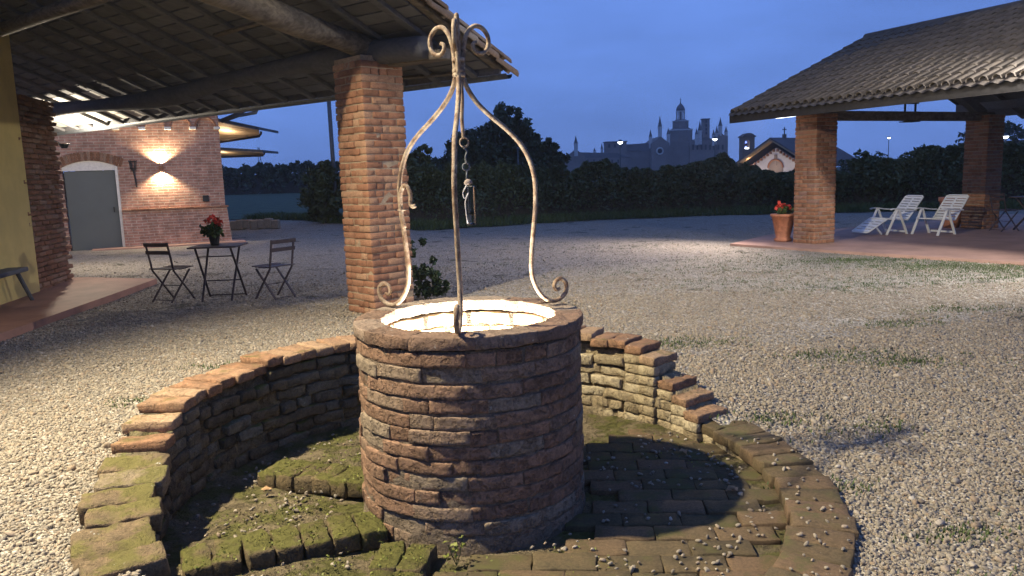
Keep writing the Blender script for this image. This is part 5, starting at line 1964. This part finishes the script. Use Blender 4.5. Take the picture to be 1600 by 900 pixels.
def street_lamp(label, px, py, Y, r=0.22, mat='lamp_cool'):
    p = at(px, py, Y)
    s = thing('street_lamp', label, 'street lamp', (p.x, Y, 0), 0, 'far street lamps')
    MB().tube([(p.x, Y, 0), (p.x, Y, p.z)], [0.07, 0.045], 6).build('post', M['lead'], s)
    MB().lathe([(0.0, r * 0.9), (r * 0.45, r * 0.7), (r, 0.02), (r * 0.98, 0.0)], (p.x, Y, p.z), 10).build('hood', M['lead'], s)
    MB().lathe([(0.0, -r * 0.75), (r * 0.6, -r * 0.45), (r * 0.9, 0.0), (0.0, 0.01)], (p.x, Y, p.z), 10).build('lamp_head', M[mat], s, True)


street_lamp('lit street lamp in front of the left abbey roofs', 969, 222, 110, 0.42)
street_lamp('lit street lamp in front of the abbey right end', 1117, 217, 120, 0.42)
street_lamp('lit street lamp right of the right pavilion pillar', 1571, 213, 60, 0.26)
street_lamp('lit street lamp seen between the pavilion pillars', 1389, 215, 120, 0.26)
street_lamp('unlit thin lamp post in front of the dark tree', 809, 232, 55, 0.12, 'lead')
ma = thing('lattice_mast', 'thin lattice mast far away between the round trees', 'mast', (at(408, 300, 140).x, 140, 0))
mb0, mt = at(410, 300, 140), at(404, 230, 140)
m = MB()
for s in (-1, 1):
    m.tube([(mb0.x + s * 0.5, 140, 0), (mt.x + s * 0.12, 140, mt.z)], 0.06, 4)
for k in range(12):
    z0, z1 = mt.z * k / 12, mt.z * (k + 1) / 12
    w0, w1 = 0.5 - 0.38 * k / 12, 0.5 - 0.38 * (k + 1) / 12
    xo0, xo1 = mb0.x + (mt.x - mb0.x) * k / 12, mb0.x + (mt.x - mb0.x) * (k + 1) / 12
    sg = 1 if k % 2 else -1
    m.tube([(xo0 + sg * w0, 140, z0), (xo1 - sg * w1, 140, z1)], 0.035, 4)
m.build('lattice', M['lead'], ma)

# ================================================================== ABBEY ON THE HORIZON
AY = 480.0


def ap(px, py, dy=0.0):
    return at(px, py, AY + dy)


def block(nm, px0, px1, py, depth, parent, mat, dy=0.0, bottom=None):
    a_, b_ = ap(px0, py, dy), ap(px1, py, dy)
    zt = (a_.z + b_.z) / 2
    z0 = 0 if bottom is None else ap(px0, bottom, dy).z
    return MB().prism([(a_.x, AY + dy, z0), (b_.x, AY + dy, z0), (b_.x, AY + dy, zt), (a_.x, AY + dy, zt)], (0, depth, 0)).build(nm, mat, parent)


def gable(nm, px0, px1, pyeave, pypeak, depth, parent, mat, dy=0.0, bottom=None):
    a_, b_ = ap(px0, pyeave, dy), ap(px1, pyeave, dy)
    c_ = ap((px0 + px1) / 2, pypeak, dy)
    ze = (a_.z + b_.z) / 2
    z0 = 0 if bottom is None else ap(px0, bottom, dy).z
    return MB().prism([(a_.x, AY + dy, z0), (b_.x, AY + dy, z0), (b_.x, AY + dy, ze), (c_.x, AY + dy, c_.z), (a_.x, AY + dy, ze)], (0, depth, 0)).build(nm, mat, parent)


def pinnacle(px, pytip, pybase, w_, parent, dy=-2.0):
    c_ = ap(px, pybase, dy)
    tp = ap(px, pytip, dy)
    hh = tp.z - c_.z
    r_ = w_ * 0.2
    p = MB().lathe([(r_, -3), (r_, hh * 0.42), (r_ * 1.25, hh * 0.42), (r_ * 1.25, hh * 0.47), (r_ * 0.8, hh * 0.47)], c_, 8, PI / 8).build('pinnacle', M['far_marble'], parent)
    q = MB().lathe([(r_ * 1.1, hh * 0.47), (r_ * 0.75, hh * 0.62), (0.08, hh * 0.97), (0.05, hh)], c_, 8, PI / 8).build('spire', M['far_roof'], p)
    return p


ab = thing('abbey_church', 'abbey church with tiered dome and many pinnacles on the horizon', 'church', (ap(1063, 260).x, AY, 0))
block('choir_wall', 1078, 1137, 219, 30, ab, M['far_stone'])
gable('choir_roof', 1080, 1126, 222, 214, 32, ab, M['far_roof'], dy=4)
gable('transept', 1018, 1046, 224, 213, 34, ab, M['far_stone'], dy=-6)
block('nave_wall', 975, 1020, 228, 26, ab, M['far_stone'])
a0, a1, b0, b1 = ap(972, 226, -1), ap(1020, 223, -1), ap(958, 236, -1), ap(1020, 236, -1)
MB().prism([b0, b1, a1, a0], (0, 22, 0)).build('nave_roof', M['far_roof'], ab)
block('crossing', 1040, 1090, 222, 28, ab, M['far_stone'], dy=2)
block('end_bay', 1124, 1137.5, 212, 16, ab, M['far_stone'], dy=-4)
gable('end_gable', 1120, 1134, 214, 207, 12, ab, M['far_stone'], dy=-3)
rz_ = ap(1031, 236, -6.6)
MB().lathe([(2.2, 0), (2.2, 0.5), (1.5, 0.5), (1.5, 0.2), (0.0, 0.2)], (0, 0, 0), 16)
rw = MB()
rw.tube([(rz_.x + 1.9 * math.cos(q), rz_.y, rz_.z + 1.9 * math.sin(q)) for q in np.linspace(0, 2 * PI, 17)], 0.45, 6, cap=False)
rwo = rw.build('rose_window', M['far_marble'], ab)
MB().prism([(rz_.x + 1.6 * math.cos(q), rz_.y + 0.3, rz_.z + 1.6 * math.sin(q)) for q in np.linspace(0, 2 * PI, 16, endpoint=False)], (0, 0.4, 0)).build('pane', M['dark_void'], rwo)
cx = ap(1063.3, 210, 14)
sc_ = (AY + 14) / 1200.0


def tier(nm, w0, w1, y0, y1, mat, n_=8, par=ab):
    z0, z1 = ap(1063.3, y0, 14).z, ap(1063.3, y1, 14).z
    return MB().lathe([(w0 / 2 * sc_, z0), (w1 / 2 * sc_, z1)], (cx.x, AY + 14, 0), n_, PI / 8).build(nm, mat, par)


tier('drum', 36, 36, 232, 204.5, M['far_stone'])
t1_ = tier('drum', 37.5, 37.5, 204.5, 202.5, M['far_marble'])
tier('drum_roof', 35, 26, 202.5, 200.5, M['far_roof'])
tier('upper_drum', 24.5, 24.5, 201, 190, M['far_stone'])
tier('cornice', 26, 26, 190, 188.8, M['far_marble'])
tier('drum_roof', 23, 15, 188.8, 187, M['far_roof'])
lz0, lz1 = ap(1063.3, 188, 14).z, ap(1063.3, 174.5, 14).z
for k in range(8):
    a_ = k * PI / 4 + 0.2
    rr_ = 6.1 * sc_
    MB().lathe([(0.55, lz0), (0.5, lz1)], (cx.x + rr_ * math.cos(a_), AY + 14 + rr_ * math.sin(a_), 0), 6).build('lantern_column', M['far_marble'], ab)
tier('lantern_core', 3.0, 3.0, 188, 174, M['far_stone'])
tier('cornice', 14.5, 14.5, 175, 173, M['far_marble'])
dz = [(14, 173.2), (13.6, 171), (12.2, 168.5), (9.5, 166), (5.5, 163.5), (2.5, 162), (1.6, 160), (0.8, 157), (0.5, 153)]
MB().lathe([(w_ / 2 * sc_, ap(1063.3, y_, 14).z) for w_, y_ in dz], (cx.x, AY + 14, 0), 14).build('dome', M['far_roof'], ab, True)
q_ = ap(1063.3, 155.5, 14)
MB().box(q_, (1.4, 0.25, 0.25)).build('cross_arm', M['lead'], ab)
for px, yt, yb, w_ in ((1016.5, 202, 224, 5), (1031.2, 180, 214, 6), (1044.2, 199, 219, 5), (1093.5, 188, 218, 6), (1088.3, 200, 219, 5), (1114.8, 202, 220, 4.5), (1119.8, 196, 218, 5), (1125.4, 183, 209, 6), (1134.3, 197, 214, 5), (929, 231, 240, 4), (940.5, 224, 240, 4)):
    pinnacle(px, yt, yb, w_, ab)
bt = block('bell_tower', 1098.3, 1109, 186.5, 4.4, ab, M['far_stone'], dy=10)
block('tower_cap', 1097.5, 1109.8, 185, 5.2, ab, M['far_roof'], dy=9.6, bottom=187)
for k in range(4):
    q_ = ap(1103.5, 190 + k * 6, 9.8)
    MB().box(q_, (0.9, 0.5, 1.5)).build('tower_window', M['dark_void'], bt)
cw_ = thing('cloister_building', 'long low cloister wing left of the abbey church', 'building', (ap(920, 260).x, AY - 12, 0))
block('wall', 880, 980, 246, 14, cw_, M['far_stone'], dy=-12)
a0, a1, b0, b1 = ap(905, 238, -12.5), ap(965, 239, -12.5), ap(878, 247, -12.5), ap(985, 246, -12.5)
MB().prism([b0, b1, a1, a0], (0, 16, 0)).build('roof', M['far_roof'], cw_)
gable('gable_wall', 886, 914, 244, 233, 10, cw_, M['far_stone'], dy=-14)
block('tower_block', 947, 979, 222, 12, cw_, M['far_stone'], dy=-4)
block('tower_roof', 945.5, 980.5, 220.6, 13, cw_, M['far_roof'], dy=-4.5, bottom=222.3)
for k in range(3):
    MB().box(ap(952 + k * 9, 228, -4.4), (1.2, 0.5, 2.0)).build('window', M['dark_void'], cw_)
for k in range(9):
    MB().box(ap(890 + k * 9.5, 252, -12.4), (1.0, 0.5, 2.0)).build('window', M['dark_void'], cw_)
pinnacle(900, 211, 236, 6, cw_, -14)
for k in range(8):
    MB().box(ap(1083 + k * 6.6, 230, -0.4 if k < 6 else -4.4), (0.9, 0.6, 3.0)).build('window', M['dark_void'], ab)

# ================================================================== CHAPEL
CY = 130.0
cA = R(40)
cc_ = at(1212, 268, CY)
chapel = thing('chapel', 'small chapel with lit white front, dentil gable and cross', 'chapel', (cc_.x, CY, 0), cA)
# local x along the ridge (away), local y to the left of it; the front is the plane x = 0
def zc_(py):
    return at(1212, py, CY).z


HWc = 6.6
ze, zp = zc_(268), zc_(231)
fr_m = MB().prism([(0, -HWc, 0), (0, HWc, 0), (0, HWc, ze), (0, 0, zp), (0, -HWc, ze)], (0.5, 0, 0))
fr_m.build('front_wall', M['far_marble'], chapel, local=True)
sw = MB().box((7, HWc - 0.2, ze / 2), (14, 0.4, ze)).box((7, -HWc + 0.2, ze / 2), (14, 0.4, ze))
sw.build('side_walls', M['far_stone'], chapel, local=True)
slo = (zp - ze) / HWc
rzp = zc_(217)
for s in (-1, 1):
    MB().prism([(-1.9, 0, rzp), (15, 0, rzp), (15, s * (HWc + 1.6), rzp - slo * (HWc + 1.6)), (-1.9, s * (HWc + 1.6), rzp - slo * (HWc + 1.6))], (0, 0, 0.22)).build('roof', M['far_roof'], chapel, local=True)
    for k in range(3):
        MB().prism([(-1.85 + k * 0.62, 0, rzp - 0.02), (-1.6 + k * 0.62, 0, rzp - 0.02), (-1.6 + k * 0.62, s * (HWc + 1.4), rzp - slo * (HWc + 1.4) - 0.02), (-1.85 + k * 0.62, s * (HWc + 1.4), rzp - slo * (HWc + 1.4) - 0.02)], (0, 0, -0.25)).build('rafter', M['larch'], chapel, local=True)
    for k in range(11):
        y_ = s * (0.35 + k * 0.58)
        MB().box((-0.15, y_, zp - slo * abs(y_) - 0.22), (0.3, 0.28, 0.42)).build('dentil', M['pav_brick'], chapel, local=True)
MB().box((-0.05, 0, zp - 2.0), (0.2, 0.5, 1.8)).build('pilaster', M['far_stone'], chapel, local=True)
for yy, w_, zz in ((-0.0, 1.35, zc_(262)), (4.3, 0.85, zc_(268)), (-4.3, 0.85, zc_(268))):
    arc = [(-0.06, yy + w_ * math.cos(q), zz + w_ * math.sin(q)) for q in np.linspace(0, PI, 13)]
    MB().prism(arc + [(-0.06, yy - w_, 0.3), (-0.06, yy + w_, 0.3)], (0.1, 0, 0)).build('niche', M['far_stone'], chapel, local=True)
    MB().tube([(-0.1, y_ + 0, z_) for _, y_, z_ in arc], 0.16, 5).build('niche_arch', M['pav_brick'], chapel, local=True)
kx_ = (2.0, 0)
MB().box((2.5, 0, rzp + 0.45), (0.5, 0.5, 0.7)).build('cross_base', M['far_stone'], chapel, local=True)
MB().box((2.5, 0, rzp + 1.35), (0.12, 0.14, 1.2)).box((2.5, 0, rzp + 1.55), (0.12, 0.75, 0.14)).build('cross', M['lead'], chapel, local=True)
Mc = Matrix.Translation((cc_.x, CY, 0)) @ rot_z(cA)
for y_, pw_ in ((0, 170), (4.2, 90), (-4.2, 90)):
    lamp('chapel_light', 'POINT', Mc @ Vector((-2.0, y_, 1.6)), pw_, (1.0, 0.80, 0.62), chapel, 0.1)
lamp('chapel_light', 'POINT', Mc @ Vector((-0.9, 4.8, 3.2)), 45, (1.0, 0.70, 0.42), chapel, 0.1)
bg_ = thing('bell_gable', 'small bell gable lit blue inside, left of the chapel', 'bell tower', (at(1169.5, 260, 150).x, 150, 0))


def bq(px, py):
    return at(px, py, 150)


l0, l1, r0_, r1_ = bq(1160.5, 236), bq(1160.5, 214.5), bq(1179, 236), bq(1179, 214)
hole_l, hole_r, hole_b, hole_t = bq(1164, 232).x, bq(1171.5, 232).x, bq(1167, 232.5).z, bq(1167, 219).z
xl, xr, zt_ = l0.x, r0_.x, l1.z
m = MB()
m.prism([(xl, 150, 0), (xr, 150, 0), (xr, 150, hole_b), (xl, 150, hole_b)], (0, 2.4, 0))
m.prism([(xl, 150, hole_b), (hole_l, 150, hole_b), (hole_l, 150, zt_), (xl, 150, zt_)], (0, 2.4, 0))
m.prism([(hole_r, 150, hole_b), (xr, 150, hole_b), (xr, 150, zt_), (hole_r, 150, zt_)], (0, 2.4, 0))
hc_ = (hole_l + hole_r) / 2
hr_ = (hole_r - hole_l) / 2
arc = [(hc_ - hr_ * math.cos(q), 150, hole_t - hr_ + hr_ * math.sin(q)) for q in np.linspace(0, PI, 11)]
m.prism(arc + [(hole_r, 150, zt_), (hole_l, 150, zt_)], (0, 2.4, 0))
m.build('tower_wall', M['far_stone'], bg_)
ov = 0.22
MB().prism([(xl - ov, 149.7, zt_), (xr + ov, 149.7, zt_), (xr + ov, 149.7, zt_ + 0.15), ((xl + xr) / 2 + 0.4, 149.7, zt_ + 0.75), ((xl + xr) / 2 - 0.4, 149.7, zt_ + 0.75), (xl - ov, 149.7, zt_ + 0.15)], (0, 3.0, 0)).build('cap_roof', M['far_roof'], bg_)
MB().lathe([(0.34, 0.0), (0.3, 0.1), (0.2, 0.4), (0.12, 0.55), (0.0, 0.6)], (hc_ + 0.1, 151.2, hole_b + 0.55), 12).build('bell', M['copper'], bg_, True)
MB().box((hc_, 151.9, (hole_b + hole_t) / 2), (hr_ * 1.9, 0.1, hole_t - hole_b - 0.1)).build('blue_panel', M['lamp_blue'], bg_)
MB().box((hc_, 150.5, hole_b + 0.12), (hr_ * 1.5, 0.3, 0.2)).build('sill_lamp', M['lamp_cool'], bg_)

# ================================================================== GRAVEL PEBBLES
def make_pebbles():
    rg = np.random.default_rng(99)
    P = []
    # density falls with distance from the place the gravel is seen from
    for y0, y1, dens, sz in ((1.2, 3.5, 4900, 1.0), (3.5, 5.5, 4200, 1.0), (5.5, 7.5, 2900, 1.06), (7.5, 10.0, 1500, 1.14), (10.0, 12.0, 500, 1.18), (12.0, 14.0, 220, 1.2), (14, 17, 70, 1.25)):
        wx = 0.70 * y1 + 0.9
        n_ = int(dens * 2 * wx * (y1 - y0))
        x = rg.uniform(-wx, wx, n_)
        y = rg.uniform(y0, y1, n_)
        keep = np.abs(x) < 0.70 * y + 0.9
        x, y = x[keep], y[keep]
        r_ = np.hypot(x - WX, y - WY)
        az_ = np.degrees(np.arctan2(y - WY, x - WX))
        keep = (r_ > 1.93) | ((r_ > 1.73) & (az_ < -62) & (az_ > -143))
        # keep the paved floors free
        keep &= ~((x < -5.0 - 0.085 * (y - 2.0)) & (y < 13.2))
        keep &= ~((x > 4.5 + (16.05 - y) * 0.73) & (y > 8.4))
        x, y = x[keep], y[keep]
        pn = np.array([noise.noise(Vector((a_ * 0.55, b_ * 1.1, 2))) + 0.5 * noise.noise(Vector((a_ * 2.1, b_ * 3.1, 5))) for a_, b_ in zip(x, y)])
        lim = np.where(y > 6.5, 0.40, 0.75)
        keep = (pn < lim) | (rg.uniform(0, 1, len(x)) < 0.35)
        for qx, qy, qr, _ in patches:
            if qy > 6.0:
                e_ = ((x - qx) / (qr * 1.5)) ** 2 + ((y - qy) / (qr * 0.7)) ** 2
                keep &= ~((e_ < 1.0) & (rg.uniform(0, 1, len(x)) < 0.6))
        x, y = x[keep], y[keep]
        P.append(np.stack([x, y, np.full(len(x), sz)], 1))
    P = np.concatenate(P)
    n_ = len(P)
    z = np.array([ground_z(a_, b_) for a_, b_ in P[:, :2]])
    scl = 0.0070 * P[:, 2] * np.exp(rg.normal(size=n_) * 0.36)
    z = z + scl * 0.30
    # stray pebbles on the pit floor and on the curb
    ext = []
    for _ in range(620):
        a_ = rg.uniform(-1.2, 0.7)
        r_ = math.sqrt(rg.uniform(0.7 ** 2, 1.6 ** 2))
        if noise.noise(Vector((r_ * 3 * math.cos(a_), r_ * 3 * math.sin(a_), 4))) + rg.normal() * 0.2 > 0.12:
            ext.append((WX + r_ * math.cos(a_), WY + r_ * math.sin(a_), FLOOR + 0.028))
    for _ in range(70):
        a_ = rg.uniform(-50, 18)
        r_ = rg.uniform(1.70, 1.92)
        ext.append((WX + r_ * math.cos(R(a_)), WY + r_ * math.sin(R(a_)), top_z(a_) + 0.008))
    for _ in range(260):
        a_ = rg.uniform(120, 235)
        r_ = rg.uniform(0.75, 1.6)
        ext.append((WX + r_ * math.cos(R(a_)), WY + r_ * math.sin(R(a_)), FLOOR + 0.006))
    ext = np.array(ext)
    co = np.concatenate([np.stack([P[:, 0], P[:, 1], z], 1), ext])
    scl = np.concatenate([scl, rg.uniform(0.006, 0.013, len(ext))])
    N_ = len(co)
    me = bpy.data.meshes.new('gravel')
    me.vertices.add(N_)
    me.vertices.foreach_set('co', co.reshape(-1))
    for nm, typ, key, data in (('scl', 'FLOAT', 'value', scl), ('tint', 'FLOAT', 'value', rg.uniform(0, 1, N_)),
                               ('rot', 'FLOAT_VECTOR', 'vector', np.stack([rg.normal(size=N_) * 0.5, rg.normal(size=N_) * 0.5, rg.uniform(0, 6.28, N_)], 1))):
        at_ = me.attributes.new(nm, typ, 'POINT')
        at_.data.foreach_set(key, np.asarray(data, np.float32).reshape(-1))
    o = bpy.data.objects.new('gravel', me)
    C.objects.link(o)
    ng = bpy.data.node_groups.new('pebbles', 'GeometryNodeTree')
    ng.interface.new_socket('Geometry', in_out='INPUT', socket_type='NodeSocketGeometry')
    ng.interface.new_socket('Geometry', in_out='OUTPUT', socket_type='NodeSocketGeometry')
    N = ng.nodes.new
    gi, go_ = N('NodeGroupInput'), N('NodeGroupOutput')
    join = N('GeometryNodeJoinGeometry')
    for i in range(5):
        ico = N('GeometryNodeMeshIcoSphere')
        ico.inputs['Subdivisions'].default_value = 2
        sp_ = N('GeometryNodeSetPosition')
        nz_ = N('ShaderNodeTexNoise')
        nz_.noise_dimensions = '4D'
        nz_.inputs['W'].default_value = i * 7.7
        nz_.inputs['Scale'].default_value = 0.9
        sb = N('ShaderNodeVectorMath')
        sb.operation = 'SUBTRACT'
        sb.inputs[1].default_value = (0.5, 0.5, 0.5)
        ml = N('ShaderNodeVectorMath')
        ml.operation = 'MULTIPLY'
        ml.inputs[1].default_value = (1.5, 1.5, 1.2)
        tr = N('GeometryNodeTransform')
        tr.inputs['Scale'].default_value = (1.0 + 0.12 * i, 0.85 - 0.04 * i, 0.62 + 0.05 * (i % 3))
        ss = N('GeometryNodeSetShadeSmooth')
        sm = N('GeometryNodeSetMaterial')
        sm.inputs['Material'].default_value = M['pebble']
        g2 = N('GeometryNodeGeometryToInstance')
        lk = ng.links.new
        lk(ico.outputs[0], sp_.inputs['Geometry'])
        lk(nz_.outputs['Color'], sb.inputs[0])
        lk(sb.outputs[0], ml.inputs[0])
        lk(ml.outputs[0], sp_.inputs['Offset'])
        lk(sp_.outputs[0], tr.inputs['Geometry'])
        lk(tr.outputs[0], ss.inputs[0])
        lk(ss.outputs[0], sm.inputs['Geometry'])
        lk(sm.outputs[0], g2.inputs[0])
        lk(g2.outputs[0], join.inputs[0])
    iop = N('GeometryNodeInstanceOnPoints')
    iop.inputs['Pick Instance'].default_value = True

    def attr(nm, typ):
        a_ = N('GeometryNodeInputNamedAttribute')
        a_.data_type = typ
        a_.inputs['Name'].default_value = nm
        return a_
    lk = ng.links.new
    lk(gi.outputs[0], iop.inputs['Points'])
    lk(join.outputs[0], iop.inputs['Instance'])
    lk(attr('scl', 'FLOAT').outputs[0], iop.inputs['Scale'])
    e2r = N('FunctionNodeEulerToRotation')
    lk(attr('rot', 'FLOAT_VECTOR').outputs[0], e2r.inputs[0])
    lk(e2r.outputs[0], iop.inputs['Rotation'])
    lk(iop.outputs[0], go_.inputs[0])
    md = o.modifiers.new('pebbles', 'NODES')
    md.node_group = ng
    tag(stuff(o), 'pale gravel covering the courtyard', 'gravel')
    return o


make_pebbles()


# ================================================================== EVENING HAZE
HZ = 1000.0
hz = MB().box((0, 0, 38.5), (2 * HZ, 2 * HZ, 80)).build('haze', None)
hz.name = 'haze'
t = NT('evening_haze')
t.t.nodes.remove(t.b)
pv_ = t.n('ShaderNodeVolumePrincipled')
pv_.inputs['Color'].default_value = (0.85, 0.9, 1.0, 1)
pv_.inputs['Density'].default_value = 0.0004
t.l(pv_.outputs[0], t.t.nodes['Material Output'].inputs['Volume'])
hz.data.materials.append(t.m)
tag(stuff(hz), 'thin blue evening haze over the courtyard and fields', 'haze')
